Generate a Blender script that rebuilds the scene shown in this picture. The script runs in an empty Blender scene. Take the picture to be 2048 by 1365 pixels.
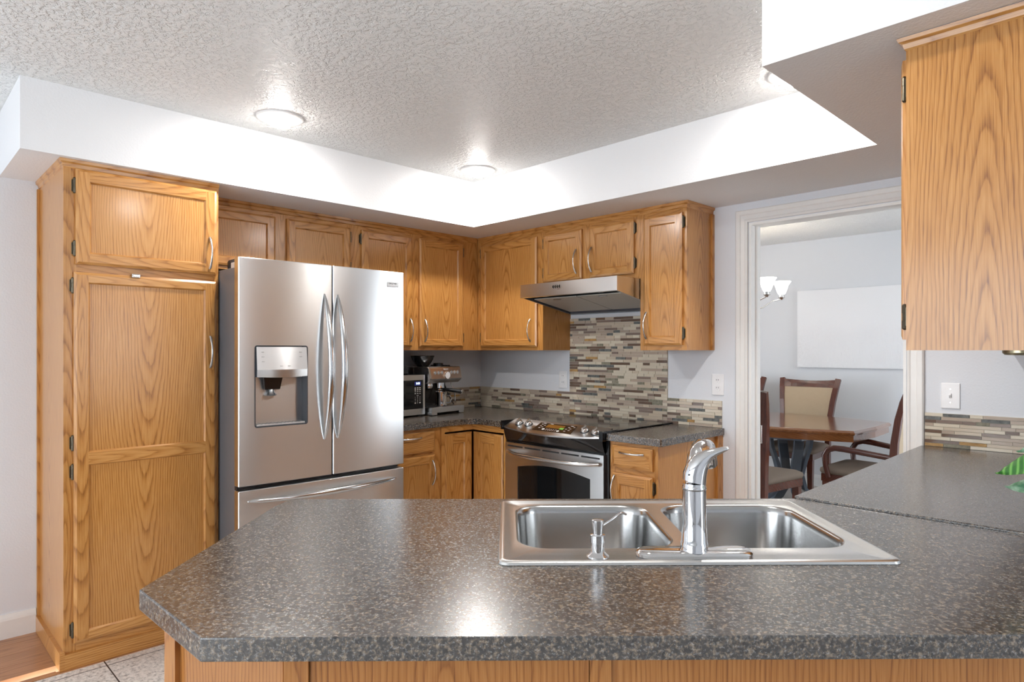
import bpy, bmesh, math, random
from mathutils import Vector, Matrix
random.seed(7)
sc = bpy.context.scene
PI = math.pi
R_ = math.radians

# ------------------------------------------------------------------ camera, world, exposure
cam_d = bpy.data.cameras.new('camera')
cam = bpy.data.objects.new('camera', cam_d)
sc.collection.objects.link(cam)
cam.location = (3.8602, -3.4348, 1.354)
cam.rotation_euler = (PI / 2, 0, R_(45.61))
cam_d.sensor_width = 36.0
cam_d.lens = 22.968
cam_d.shift_y = 18.6 / 2048
cam_d.clip_start = 0.05
sc.camera = cam

world = bpy.data.worlds.new('daylight')
sc.world = world
world.use_nodes = True
bg = world.node_tree.nodes['Background']
bg.inputs[0].default_value = (0.86, 0.93, 1.0, 1)
bg.inputs[1].default_value = 7.4

sc.view_settings.view_transform = 'Standard'
sc.view_settings.look = 'None'
sc.view_settings.gamma = 1.0
sc.view_settings.use_curve_mapping = False
sc.view_settings.exposure = 0.16
sc.cycles.max_bounces = 11
sc.cycles.diffuse_bounces = 8
sc.cycles.glossy_bounces = 4
sc.cycles.transmission_bounces = 6
sc.cycles.transparent_max_bounces = 8
sc.cycles.sample_clamp_indirect = 6.0
sc.cycles.caustics_reflective = False
sc.cycles.caustics_refractive = False
sc.cycles.use_denoising = True
LAMP = 500.0        # radiance of the recessed bulbs
SHADE = 8.0         # radiance of the chandelier glass


def portal(name, loc, rot, sx, sy):
    l = bpy.data.lights.new(name, 'AREA')
    l.shape = 'RECTANGLE'
    l.size, l.size_y = sx, sy
    l.cycles.is_portal = True
    o = bpy.data.objects.new(name, l)
    o.location, o.rotation_euler = loc, rot
    sc.collection.objects.link(o)


portal('window_daylight_portal', (2.45, -6.58, 1.3), (PI / 2, 0, 0), 3.7, 1.9)
portal('side_window_daylight_portal', (6.58, -1.1, 1.3), (PI / 2, 0, PI / 2), 1.2, 1.9)
portal('added_dining_window_portal', (4.38, 1.75, 1.4), (PI / 2, 0, PI / 2), 1.8, 1.5)


# ------------------------------------------------------------------ materials
class NT:
    def __init__(s, name):
        s.m = bpy.data.materials.new(name)
        s.m.use_nodes = True
        s.t = s.m.node_tree
        s.b = s.t.nodes['Principled BSDF']
        s.out = s.t.nodes['Material Output']

    def n(s, typ, ins=None, **kw):
        nd = s.t.nodes.new(typ)
        for k, v in kw.items():
            setattr(nd, k, v)
        for k, v in (ins or {}).items():
            s.set(nd.inputs[k], v)
        return nd

    def set(s, sock, v):
        if isinstance(v, bpy.types.NodeSocket):
            s.t.links.new(v, sock)
        else:
            sock.default_value = v

    def p(s, **kw):
        for k, v in kw.items():
            s.set(s.b.inputs[k.replace('_', ' ')], v)

    def math(s, op, a, b=0.0, c=0.0):
        nd = s.t.nodes.new('ShaderNodeMath')
        nd.operation = op
        for i, v in enumerate((a, b, c)):
            s.set(nd.inputs[i], v)
        return nd.outputs[0]

    def ramp(s, fac, stops, interp='LINEAR'):
        nd = s.t.nodes.new('ShaderNodeValToRGB')
        nd.color_ramp.interpolation = interp
        e = nd.color_ramp.elements
        while len(e) < len(stops):
            e.new(0.5)
        for el, (pos, col) in zip(e, stops):
            el.position = pos
            el.color = (*col, 1)
        s.set(nd.inputs[0], fac)
        return nd.outputs[0]

    def mix(s, fac, a, b, mode='MIX'):
        nd = s.t.nodes.new('ShaderNodeMix')
        nd.data_type = 'RGBA'
        nd.blend_type = mode
        s.set(nd.inputs[0], fac)
        for i, v in ((6, a), (7, b)):
            if isinstance(v, tuple) and len(v) == 3:
                v = (*v, 1)
            s.set(nd.inputs[i], v)
        return nd.outputs[2]

    def bump(s, h, strength=0.3, dist=0.002):
        nd = s.t.nodes.new('ShaderNodeBump')
        nd.inputs['Strength'].default_value = strength
        nd.inputs['Distance'].default_value = dist
        s.t.links.new(h, nd.inputs['Height'])
        s.t.links.new(nd.outputs[0], s.b.inputs['Normal'])

    def obj(s):
        return s.n('ShaderNodeTexCoord').outputs['Object']

    def noise(s, vec, scale, detail=3.0, rough=0.5):
        return s.n('ShaderNodeTexNoise', {'Vector': vec, 'Scale': scale, 'Detail': detail, 'Roughness': rough}).outputs[0]

    def scalev(s, vec, v):
        return s.n('ShaderNodeVectorMath', {0: vec, 1: v}, operation='MULTIPLY').outputs[0]


M = {}


def plain(name, col, rough=0.5, metal=0.0, bump=0.0, bscale=80.0, **kw):
    a = NT(name)
    a.p(Roughness=rough, Metallic=metal)
    v = a.obj()
    nz = a.noise(v, bscale * 0.4, 2.0)
    dark = tuple(c * 0.94 for c in col)
    a.p(Base_Color=a.mix(nz, dark, col))
    if bump:
        a.bump(a.noise(v, bscale, 3.0), bump, 0.002)
    for k, val in kw.items():
        a.p(**{k: val})
    M[name] = a.m
    return a.m


def wood(name, lo, mid, hi, rough=0.3, freq=105.0, ringmix=0.55, coat=0.35):
    """plain-sawn grain from the corner attribute 'gr' = (across, seed, along)"""
    a = NT(name)
    at = a.n('ShaderNodeAttribute', attribute_name='gr')
    sep = a.n('ShaderNodeSeparateXYZ', {0: at.outputs['Vector']})
    x, sd, l = sep.outputs
    sd10 = a.math('MULTIPLY', sd, 13.7)
    wv = a.n('ShaderNodeCombineXYZ', {0: a.math('MULTIPLY', x, 7.0), 1: sd10, 2: a.math('MULTIPLY', l, 1.6)}).outputs[0]
    warp = a.math('SUBTRACT', a.noise(wv, 1.0, 2.0, 0.5), 0.5)
    wv2 = a.n('ShaderNodeCombineXYZ', {0: a.math('MULTIPLY', x, 45.0), 1: sd10, 2: a.math('MULTIPLY', l, 11.0)}).outputs[0]
    warp2 = a.math('SUBTRACT', a.noise(wv2, 1.0, 2.0, 0.6), 0.5)
    xa = a.math('ADD', x, a.math('MULTIPLY', warp, 0.05))
    lk = a.math('MULTIPLY', l, 0.075)
    r = a.math('SQRT', a.math('ADD', a.math('MULTIPLY', xa, xa), a.math('MULTIPLY', lk, lk)))
    r = a.math('ADD', a.math('MULTIPLY', r, freq), a.math('MULTIPLY', warp2, 0.55))
    f = a.math('FRACT', r)
    ring = a.ramp(f, [(0.0, (0, 0, 0)), (0.30, (0.72, 0.72, 0.72)), (0.62, (1, 1, 1)), (0.90, (0.80, 0.80, 0.80)), (1.0, (0, 0, 0))])
    sv = a.n('ShaderNodeCombineXYZ', {0: a.math('MULTIPLY', x, 420.0), 1: sd10, 2: a.math('MULTIPLY', l, 9.0)}).outputs[0]
    pore = a.noise(sv, 1.0, 2.0, 0.6)
    pore = a.ramp(pore, [(0.30, (0, 0, 0)), (0.62, (1, 1, 1))])
    bv = a.n('ShaderNodeCombineXYZ', {0: a.math('MULTIPLY', x, 3.0), 1: sd10, 2: a.math('MULTIPLY', l, 0.8)}).outputs[0]
    broad = a.noise(bv, 1.0, 2.0)
    wn = a.n('ShaderNodeTexWhiteNoise', {'W': sd}, noise_dimensions='1D').outputs[0]
    t = a.math('ADD', a.math('MULTIPLY', ring, ringmix), a.math('MULTIPLY', pore, 1.0 - ringmix))
    t = a.math('ADD', a.math('MULTIPLY', t, 0.72), a.math('MULTIPLY', broad, 0.28))
    t = a.math('ADD', t, a.math('MULTIPLY', a.math('SUBTRACT', wn, 0.5), 0.12))
    col = a.ramp(t, [(0.12, lo), (0.52, mid), (0.95, hi)])
    a.p(Base_Color=col, Roughness=rough, Coat_Weight=coat, Coat_Roughness=0.16)
    a.b.inputs['Specular IOR Level'].default_value = 0.4
    a.bump(pore, 0.10, 0.0006)
    M[name] = a.m


wood('oak', (0.205, 0.070, 0.013), (0.455, 0.200, 0.047), (0.600, 0.312, 0.100))
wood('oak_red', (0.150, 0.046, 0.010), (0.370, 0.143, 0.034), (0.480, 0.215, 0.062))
wood('mahogany', (0.045, 0.012, 0.008), (0.085, 0.022, 0.012), (0.130, 0.036, 0.018), 0.22, 60.0, 0.4, 0.5)
wood('table_veneer', (0.150, 0.046, 0.014), (0.220, 0.075, 0.022), (0.290, 0.110, 0.036), 0.10, 60.0, 0.4, 0.9)
wood('floor_oak', (0.20, 0.085, 0.035), (0.36, 0.165, 0.070), (0.48, 0.245, 0.115), 0.35, 60.0)


def wallpaint(name, col, bump, scale):
    a = NT(name)
    v = a.obj()
    h = a.noise(v, scale, 4.0, 0.55)
    h = a.ramp(h, [(0.38, (0, 0, 0)), (0.62, (1, 1, 1))])
    a.p(Base_Color=(*col, 1), Roughness=0.55)
    a.b.inputs['Specular IOR Level'].default_value = 0.3
    a.bump(h, bump, 0.003)
    M[name] = a.m


wallpaint('wall_paint', (0.71, 0.735, 0.775), 0.10, 120.0)
wallpaint('dining_paint', (0.69, 0.70, 0.718), 0.10, 120.0)
wallpaint('soffit_paint', (0.78, 0.785, 0.795), 0.16, 110.0)


def ceilingpaint():
    a = NT('ceiling_paint')
    v = a.scalev(a.obj(), (1.0, 1.0, 1.0))
    w = a.noise(v, 26.0, 2.0, 0.5)
    vv = a.n('ShaderNodeVectorMath', {0: v, 1: a.scalev(a.n('ShaderNodeTexNoise', {'Vector': v, 'Scale': 40.0}).outputs[1], (0.03, 0.03, 0.03))}, operation='ADD').outputs[0]
    h = a.noise(vv, 48.0, 3.0, 0.55)
    h = a.ramp(h, [(0.42, (0, 0, 0)), (0.50, (0.8, 0.8, 0.8)), (0.62, (1, 1, 1))])
    a.p(Base_Color=(0.82, 0.82, 0.805, 1), Roughness=0.5)
    a.b.inputs['Specular IOR Level'].default_value = 0.45
    a.bump(h, 0.85, 0.0065)
    M['ceiling_paint'] = a.m


ceilingpaint()
plain('trim_white', (0.80, 0.795, 0.775), 0.35)
plain('plate_white', (0.86, 0.86, 0.87), 0.3)
plain('slot_dark', (0.02, 0.02, 0.022), 0.4)


def laminate():
    a = NT('speckled_laminate')
    v = a.obj()
    n1 = a.noise(v, 125.0, 3.0, 0.65)
    n2 = a.n('ShaderNodeTexNoise', {'Vector': a.n('ShaderNodeVectorMath', {0: v, 1: (7.3, 2.1, 4.4)}, operation='ADD').outputs[0], 'Scale': 190.0, 'Detail': 3.0, 'Roughness': 0.6}).outputs[0]
    n3 = a.n('ShaderNodeTexNoise', {'Vector': a.n('ShaderNodeVectorMath', {0: v, 1: (1.3, 9.1, 2.4)}, operation='ADD').outputs[0], 'Scale': 80.0, 'Detail': 3.0, 'Roughness': 0.6}).outputs[0]
    base = a.ramp(n1, [(0.38, (0.010, 0.009, 0.009)), (0.48, (0.040, 0.034, 0.030)), (0.56, (0.12, 0.092, 0.066)), (0.66, (0.27, 0.21, 0.15))])
    grey = a.ramp(n2, [(0.52, (0, 0, 0)), (0.62, (1, 1, 1))])
    c = a.mix(a.math('MULTIPLY', grey, 0.50), base, (0.19, 0.185, 0.18))
    blk = a.ramp(n3, [(0.38, (1, 1, 1)), (0.46, (0, 0, 0))])
    c = a.mix(a.math('MULTIPLY', blk, 0.75), c, (0.018, 0.017, 0.018))
    a.p(Base_Color=c, Roughness=a.math('ADD', a.math('MULTIPLY', a.math('SUBTRACT', n2, 0.3), 0.40), 0.15))
    a.p(IOR=2.1)
    a.b.inputs['Specular IOR Level'].default_value = 0.5
    a.bump(n2, 0.05, 0.0006)
    M['laminate'] = a.m


laminate()


def steel(name, col, rough, aniso=0.0, brush=(2.0, 2.0, 2.0)):
    a = NT(name)
    v = a.scalev(a.obj(), brush)
    n = a.noise(v, 1.0, 2.0, 0.5)
    a.p(Metallic=1.0, Base_Color=a.mix(n, tuple(c * 0.96 for c in col), col), Roughness=rough)
    if aniso:
        a.p(Anisotropic=aniso, Anisotropic_Rotation=0.25)
        tg = a.n('ShaderNodeTangent', direction_type='RADIAL', axis='Z')
        a.t.links.new(tg.outputs[0], a.b.inputs['Tangent'])
    M[name] = a.m


steel('brushed_steel', (0.73, 0.74, 0.745), 0.28, 0.8)
plain('sink_steel', (0.72, 0.715, 0.70), 0.26, 1.0)
plain('shaded_bowl_steel', (0.50, 0.50, 0.495), 0.20, 1.0)  # darker copy of the sink steel, shade of the bowls in its colour
plain('handle_steel', (0.60, 0.60, 0.60), 0.15, 1.0)
plain('chrome', (0.80, 0.80, 0.81), 0.05, 1.0)
plain('nickel', (0.66, 0.64, 0.62), 0.24, 1.0)
plain('brass_dark', (0.10, 0.085, 0.06), 0.35, 0.9)
plain('brass_worn', (0.42, 0.37, 0.24), 0.30, 1.0)
plain('grey_side', (0.16, 0.165, 0.18), 0.35, 0.3)
plain('black_gloss', (0.008, 0.008, 0.009), 0.10)
plain('black_plastic', (0.014, 0.014, 0.016), 0.35)
plain('dark_grey', (0.06, 0.065, 0.075), 0.3)
plain('silver_panel', (0.62, 0.61, 0.605), 0.28, 0.35)
plain('faint_mark', (0.46, 0.455, 0.45), 0.35, 0.3)
plain('cavity_steel', (0.55, 0.57, 0.60), 0.22, 0.9)
plain('oven_glass', (0.006, 0.007, 0.008), 0.04)
plain('display_brown', (0.035, 0.019, 0.010), 0.12)
plain('button_pink', (0.40, 0.33, 0.30), 0.4)
plain('button_white', (0.80, 0.78, 0.76), 0.4)
plain('button_green', (0.16, 0.45, 0.06), 0.4)
plain('amber_lens', (0.20, 0.085, 0.012), 0.25)
plain('hood_filter', (0.58, 0.56, 0.51), 0.42, 0.35, 0.25, 400.0)
plain('caulk', (0.62, 0.63, 0.65), 0.6)
plain('cream_fabric', (0.47, 0.36, 0.235), 0.9, 0.0, 0.25, 60.0, Sheen_Weight=0.4)
plain('taupe_fabric', (0.185, 0.142, 0.108), 0.9, 0.0, 0.25, 60.0)
plain('blue_reflect_lacquer', (0.12, 0.145, 0.18), 0.2, 0.2)  # dark table legs, their blue reflections put into the base colour
plain('carpet', (0.50, 0.47, 0.43), 0.95, 0.0, 0.5, 300.0)
plain('pot_white', (0.72, 0.71, 0.69), 0.35)
plain('soil', (0.05, 0.032, 0.02), 0.95, 0.0, 0.8, 150.0)
plain('stem_green', (0.10, 0.22, 0.05), 0.5)
plain('smoked_plastic', (0.018, 0.02, 0.022), 0.10)
plain('orange_reflect_steel', (0.74, 0.56, 0.42), 0.28, 1.0)  # steel with the orange reflection of the oak put into its colour
plain('grout', (0.60, 0.55, 0.46), 0.85)
plain('tile_cream', (0.66, 0.59, 0.47), 0.12)
plain('tile_taupe', (0.46, 0.375, 0.30), 0.10)
plain('tile_brown', (0.155, 0.105, 0.078), 0.10)
plain('tile_sand', (0.57, 0.48, 0.37), 0.14)
plain('tile_mauve', (0.245, 0.185, 0.155), 0.10)
plain('bag_black', (0.02, 0.022, 0.026), 0.3)


def stone(name, stops, scale=60.0):
    a = NT(name)
    n = a.noise(a.obj(), scale, 5.0, 0.65)
    a.p(Base_Color=a.ramp(n, stops), Roughness=0.55)
    a.bump(n, 0.5, 0.0015)
    M[name] = a.m


stone('slate_grey', [(0.3, (0.045, 0.05, 0.05)), (0.7, (0.20, 0.205, 0.19))])
stone('slate_green', [(0.3, (0.13, 0.12, 0.085)), (0.7, (0.32, 0.295, 0.215))])
stone('slate_rust', [(0.3, (0.30, 0.155, 0.045)), (0.7, (0.52, 0.33, 0.13))])

a = NT('leaf_green')
v = a.obj()
w = a.n('ShaderNodeTexWave', {'Vector': v, 'Scale': 26.0, 'Distortion': 1.2, 'Detail': 1.0}, wave_type='BANDS', bands_direction='X').outputs[1]
a.p(Base_Color=a.ramp(w, [(0.35, (0.025, 0.13, 0.015)), (0.7, (0.06, 0.25, 0.03)), (0.97, (0.16, 0.38, 0.08))]), Roughness=0.35)
M['leaf_green'] = a.m
a = NT('leaf_pale')
n = a.noise(a.obj(), 60.0, 3.0)
a.p(Base_Color=a.ramp(n, [(0.35, (0.07, 0.20, 0.10)), (0.65, (0.36, 0.52, 0.36))]), Roughness=0.4)
M['leaf_pale'] = a.m


def emis(name, col, strength):
    a = NT(name)
    a.p(Base_Color=(*col, 1), Emission_Color=(*col, 1), Emission_Strength=strength, Roughness=0.4)
    M[name] = a.m


emis('bulb_lit', (1.0, 0.965, 0.925), LAMP)
emis('bulb_side', (1.0, 0.965, 0.925), 22.0)
emis('shade_lit', (1.0, 0.95, 0.86), SHADE)
emis('display_digits', (0.80, 0.92, 1.0), 2.0)
emis('display_blue', (0.010, 0.016, 0.085), 1.0)

a = NT('granite_tile')
v = a.obj()
n1 = a.noise(v, 55.0, 5.0, 0.75)
n2 = a.noise(a.n('ShaderNodeVectorMath', {0: v, 1: (3.1, 5.7, 0.4)}, operation='ADD').outputs[0], 9.0, 3.0)
c = a.ramp(n1, [(0.34, (0.05, 0.05, 0.055)), (0.43, (0.46, 0.45, 0.44)), (0.56, (0.70, 0.67, 0.64)), (0.7, (0.80, 0.78, 0.75))])
c = a.mix(a.math('MULTIPLY', n2, 0.35), c, (0.56, 0.44, 0.35))
sp = a.n('ShaderNodeSeparateXYZ', {0: v})
fx = a.math('ABSOLUTE', a.math('SUBTRACT', a.math('FRACT', a.math('DIVIDE', a.math('ADD', sp.outputs[0], 0.05), 0.46)), 0.5))
fy = a.math('ABSOLUTE', a.math('SUBTRACT', a.math('FRACT', a.math('DIVIDE', a.math('ADD', sp.outputs[1], 2.715 + 0.23), 0.46)), 0.5))
g = a.math('LESS_THAN', a.math('MINIMUM', fx, fy), 0.006)
a.p(Base_Color=a.mix(g, c, (0.035, 0.035, 0.04)), Roughness=0.3)
M['granite_tile'] = a.m

a = NT('window_pane')
tr = a.n('ShaderNodeBsdfTransparent')
gl = a.n('ShaderNodeBsdfGlossy', {'Roughness': 0.02})
mx = a.n('ShaderNodeMixShader', {0: 0.06, 1: tr.outputs[0], 2: gl.outputs[0]})
a.t.links.new(mx.outputs[0], a.out.inputs[0])
M['window_pane'] = a.m

a = NT('embossed_canvas')
v = a.obj()
vv = a.scalev(v, (9.0, 9.0, 3.0))
n = a.noise(vv, 3.0, 6.0, 0.7)
sp = a.n('ShaderNodeSeparateXYZ', {0: v})
low = a.ramp(a.math('ADD', a.math('MULTIPLY', sp.outputs[2], -1.4), a.math('MULTIPLY', a.noise(v, 3.0, 2.0), 0.8)), [(0.05, (0, 0, 0)), (0.55, (1, 1, 1))])
a.p(Base_Color=(0.82, 0.82, 0.83, 1), Roughness=0.6)
a.bump(a.math('MULTIPLY', n, low), 0.9, 0.012)
M['canvas'] = a.m


# ------------------------------------------------------------------ mesh building
class MB:
    def __init__(s):
        s.v, s.f, s.m, s.g = [], [], [], []

    def vert(s, p):
        s.v.append(tuple(p))
        return len(s.v) - 1

    def face(s, idx, mat=0, gr=None):
        s.f.append(tuple(idx))
        s.m.append(mat)
        s.g.append(gr)

    def poly(s, pts, mat=0, gr=None):
        i0 = len(s.v)
        s.v += [tuple(p) for p in pts]
        s.face(range(i0, i0 + len(pts)), mat, [gr(p) for p in pts] if gr else None)

    def box(s, x0, x1, y0, y1, z0, z1, mat=0, grain=None, skip=''):
        gr = grain_fn((x0 + x1) / 2, (y0 + y1) / 2, (z0 + z1) / 2, grain) if grain else None
        P = [(x, y, z) for z in (z0, z1) for y in (y0, y1) for x in (x0, x1)]
        for key, q in (('b', (0, 2, 3, 1)), ('t', (4, 5, 7, 6)), ('f', (0, 1, 5, 4)), ('k', (2, 6, 7, 3)), ('l', (0, 4, 6, 2)), ('r', (1, 3, 7, 5))):
            if key in skip:
                continue
            s.poly([P[i] for i in q], mat, gr)

    def prism(s, pts, z0, z1, mat=0, grain=None, cap=True):
        """pts: plan polygon counter-clockwise"""
        cx = sum(p[0] for p in pts) / len(pts)
        cy = sum(p[1] for p in pts) / len(pts)
        gr = grain_fn(cx, cy, (z0 + z1) / 2, grain) if grain else None
        n = len(pts)
        for i in range(n):
            a, b = pts[i], pts[(i + 1) % n]
            s.poly([(a[0], a[1], z0), (b[0], b[1], z0), (b[0], b[1], z1), (a[0], a[1], z1)], mat, gr)
        if cap:
            s.poly([(p[0], p[1], z1) for p in pts], mat, gr)
            s.poly([(p[0], p[1], z0) for p in reversed(pts)], mat, gr)

    def loft(s, rings, mat=0, cap0=True, cap1=True, closed=True, grain=None):
        n = len(rings[0])
        gr = None
        if grain:
            c = [sum(p[k] for r in rings for p in r) / (n * len(rings)) for k in range(3)]
            gr = grain_fn(*c, grain)
        base = len(s.v)
        for r in rings:
            s.v += [tuple(p) for p in r]
        m = n if closed else n - 1
        for k in range(len(rings) - 1):
            for i in range(m):
                j = (i + 1) % n
                q = (base + k * n + i, base + k * n + j, base + (k + 1) * n + j, base + (k + 1) * n + i)
                s.face(q, mat, [gr(s.v[t]) for t in q] if gr else None)
        if closed and cap0:
            q = tuple(reversed(range(base, base + n)))
            s.face(q, mat, [gr(s.v[t]) for t in q] if gr else None)
        if closed and cap1:
            q = tuple(range(base + (len(rings) - 1) * n, base + len(rings) * n))
            s.face(q, mat, [gr(s.v[t]) for t in q] if gr else None)

    def lathe(s, prof, c=(0, 0, 0), n=28, mat=0, cap0=True, cap1=True, sx=1.0, sy=1.0):
        s.loft([[(c[0] + sx * r * math.cos(2 * PI * i / n), c[1] + sy * r * math.sin(2 * PI * i / n), c[2] + z) for i in range(n)] for r, z in prof], mat, cap0, cap1)

    def sweep(s, path, radii, n=12, ref=(0, 0, 1), mat=0, square=False, grain=None):
        """section axes: side = tangent x ref, up = side x tangent; radii = (side, up) per point or one pair"""
        path = [Vector(p) for p in path]
        ref = Vector(ref)
        rings = []
        for k, p in enumerate(path):
            t = (path[min(k + 1, len(path) - 1)] - path[max(k - 1, 0)]).normalized()
            sd = t.cross(ref)
            if sd.length < 1e-5:
                sd = t.cross(Vector((1, 0, 0)))
            sd.normalize()
            up = sd.cross(t).normalized()
            ra, rb = radii[k] if isinstance(radii[0], (tuple, list)) else radii
            if square:
                ring = [p + sd * ra * a + up * rb * b for a, b in ((-1, -1), (1, -1), (1, 1), (-1, 1))]
            else:
                ring = [p + sd * ra * math.cos(2 * PI * i / n) + up * rb * math.sin(2 * PI * i / n) for i in range(n)]
            rings.append(ring)
        s.loft(rings, mat, grain=grain)


def grain_fn(cx, cy, cz, axis):
    seed = random.uniform(0, 9)
    oa = random.uniform(-0.03, 0.03)
    ol = random.choice((-1, 1)) * random.uniform(0.35, 1.0)
    if axis == 'z':
        return lambda p: (p[0] - cx + p[1] - cy + oa, seed, p[2] - cz + ol)
    if axis == 'x':
        return lambda p: (p[2] - cz + p[1] - cy + oa, seed, p[0] - cx + ol)
    if axis == 'y':
        return lambda p: (p[2] - cz + p[0] - cx + oa, seed, p[1] - cy + ol)
    if axis == 'fx':                      # flat board seen from above, grain along x
        return lambda p: (p[1] - cy + oa, seed, p[0] - cx + ol)
    return lambda p: (p[0] - cx + oa, seed, p[1] - cy + ol)


def obj(name, mb, mats, parent=None, loc=(0, 0, 0), rot=(0, 0, 0), bevel=0.0, smooth=None, seg=2, sub=0):
    me = bpy.data.meshes.new(name)
    me.from_pydata(mb.v, [], mb.f)
    if isinstance(mats, str):
        mats = [mats]
    for m in mats:
        me.materials.append(M[m])
    me.polygons.foreach_set('material_index', mb.m)
    if any(g is not None for g in mb.g):
        at = me.attributes.new('gr', 'FLOAT_VECTOR', 'CORNER')
        flat = []
        for f, g in zip(mb.f, mb.g):
            for k in range(len(f)):
                flat += list(g[k]) if g else (0, 0, 0)
        at.data.foreach_set('vector', flat)
    if smooth:
        bm = bmesh.new()
        bm.from_mesh(me)
        bmesh.ops.remove_doubles(bm, verts=bm.verts, dist=1e-5)
        bm.to_mesh(me)
        bm.free()
        me.polygons.foreach_set('use_smooth', [True] * len(me.polygons))
        me.set_sharp_from_angle(angle=R_(smooth))
    elif bevel:
        bm = bmesh.new()
        bm.from_mesh(me)
        bmesh.ops.remove_doubles(bm, verts=bm.verts, dist=1e-5)
        bm.to_mesh(me)
        bm.free()
    me.update()
    o = bpy.data.objects.new(name, me)
    sc.collection.objects.link(o)
    o.location, o.rotation_euler = loc, rot
    o.parent = parent
    if bevel:
        b = o.modifiers.new('bevel', 'BEVEL')
        b.width, b.segments, b.limit_method, b.angle_limit = bevel, seg, 'ANGLE', R_(35)
    if sub:
        m = o.modifiers.new('subdivision', 'SUBSURF')
        m.levels = m.render_levels = sub
    return o


def thing(name, label, cat, loc=(0, 0, 0), rotz=0.0, group=None):
    o = bpy.data.objects.new(name, None)
    sc.collection.objects.link(o)
    o.location, o.rotation_euler = loc, (0, 0, rotz)
    o.empty_display_size = 0.05
    tag(o, label, cat, group)
    return o


def tag(o, label, cat, group=None):
    o['label'], o['category'] = label, cat
    if group:
        o['group'] = group
    return o


def struct(name, mb, mats, parent=None, **kw):
    o = obj(name, mb, mats, parent, **kw)
    if parent is None:
        o['kind'] = 'structure'
    return o


def link_copy(o, parent, loc=None, rot=None):
    c = o.copy()
    sc.collection.objects.link(c)
    c.parent = parent
    if loc is not None:
        c.location = loc
    if rot is not None:
        c.rotation_euler = rot
    return c


def text(name, body, size, mat, parent, loc, rot, depth=0.0004):
    cu = bpy.data.curves.new(name + '_curve', 'FONT')
    cu.body, cu.size, cu.extrude = body, size, depth
    cu.align_x, cu.align_y = 'CENTER', 'CENTER'
    t = bpy.data.objects.new(name + '_tmp', cu)
    sc.collection.objects.link(t)
    dg = bpy.context.evaluated_depsgraph_get()
    me = bpy.data.meshes.new_from_object(t.evaluated_get(dg))
    bpy.data.objects.remove(t)
    bpy.data.curves.remove(cu)
    me.materials.clear()
    me.materials.append(M[mat])
    o = bpy.data.objects.new(name, me)
    sc.collection.objects.link(o)
    o.parent, o.location, o.rotation_euler = parent, loc, rot
    return o


def rrect(x0, x1, y0, y1, r, n=6):
    pts = []
    for cx, cy, a0 in ((x1 - r, y1 - r, 0), (x0 + r, y1 - r, 90), (x0 + r, y0 + r, 180), (x1 - r, y0 + r, 270)):
        for k in range(n + 1):
            a = R_(a0 + 90 * k / n)
            pts.append((cx + r * math.cos(a), cy + r * math.sin(a)))
    return pts


def holed(mb, outer, holes, z, mat=0, flip=False):
    """fill a plan polygon with holes at height z"""
    bm = bmesh.new()
    es = []
    for loop in [outer] + holes:
        vs = [bm.verts.new((p[0], p[1], z)) for p in loop]
        es += [bm.edges.new((vs[i], vs[(i + 1) % len(vs)])) for i in range(len(vs))]
    r = bmesh.ops.triangle_fill(bm, edges=es, use_beauty=True)
    for f in bm.faces:
        pts = [v.co[:] for v in f.verts]
        nz = (Vector(pts[1]) - Vector(pts[0])).cross(Vector(pts[2]) - Vector(pts[0])).z
        if (nz > 0) == flip:
            pts.reverse()
        mb.poly(pts, mat)
    bm.free()


# ------------------------------------------------------------------ the room
CZ, SZ = 2.46, 2.166      # ceiling, soffit underside
b = MB(); b.box(0.59, 6.6, -6.6, 0.0, -0.05, 0, 0)
struct('floor', b, 'granite_tile')
b = MB()
xs = [-2.5 + 0.13 * k for k in range(24)]
for k in range(len(xs) - 1):
    b.box(xs[k], min(xs[k + 1] - 0.0012, 0.555), -6.6, 0.0, -0.05, 0.0, 0, 'fy')
b.box(0.557, 0.59, -6.6, -2.885, -0.05, 0.004, 0, 'fy')
b.box(0.557, 0.59, -2.885, 0.0, -0.05, 0.0, 0, 'fy')
struct('floor_wood', b, 'floor_oak')
b = MB(); b.box(-1.6, 4.6, 0.0, 3.4, -0.05, 0.0)
struct('floor_dining', b, 'carpet')
b = MB(); b.box(-2.6, 6.6, -6.6, 0.0, CZ, CZ + 0.06)
struct('ceiling', b, 'ceiling_paint')
b = MB(); b.box(-1.6, 4.6, 0.0, 3.4, CZ, CZ + 0.06)
struct('ceiling_dining', b, 'ceiling_paint')

# walls
b = MB(); b.box(-0.1, 0.0, -6.6, 0.1, 0, CZ)
struct('wall_left', b, 'wall_paint')
DX0, DX1, DZ = 2.212, 2.972, 2.050     # doorway
b = MB()
b.box(0.0, DX0, 0.0, 0.1, 0, CZ)
b.box(DX0, DX1, 0.0, 0.1, DZ, CZ)
b.box(DX1, 4.6, 0.0, 0.1, 0, CZ)
struct('wall_back', b, 'wall_paint')
b = MB(); b.box(3.665, 3.78, -1.60, 0.0, 0, CZ)
struct('wall_right', b, 'wall_paint')


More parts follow.
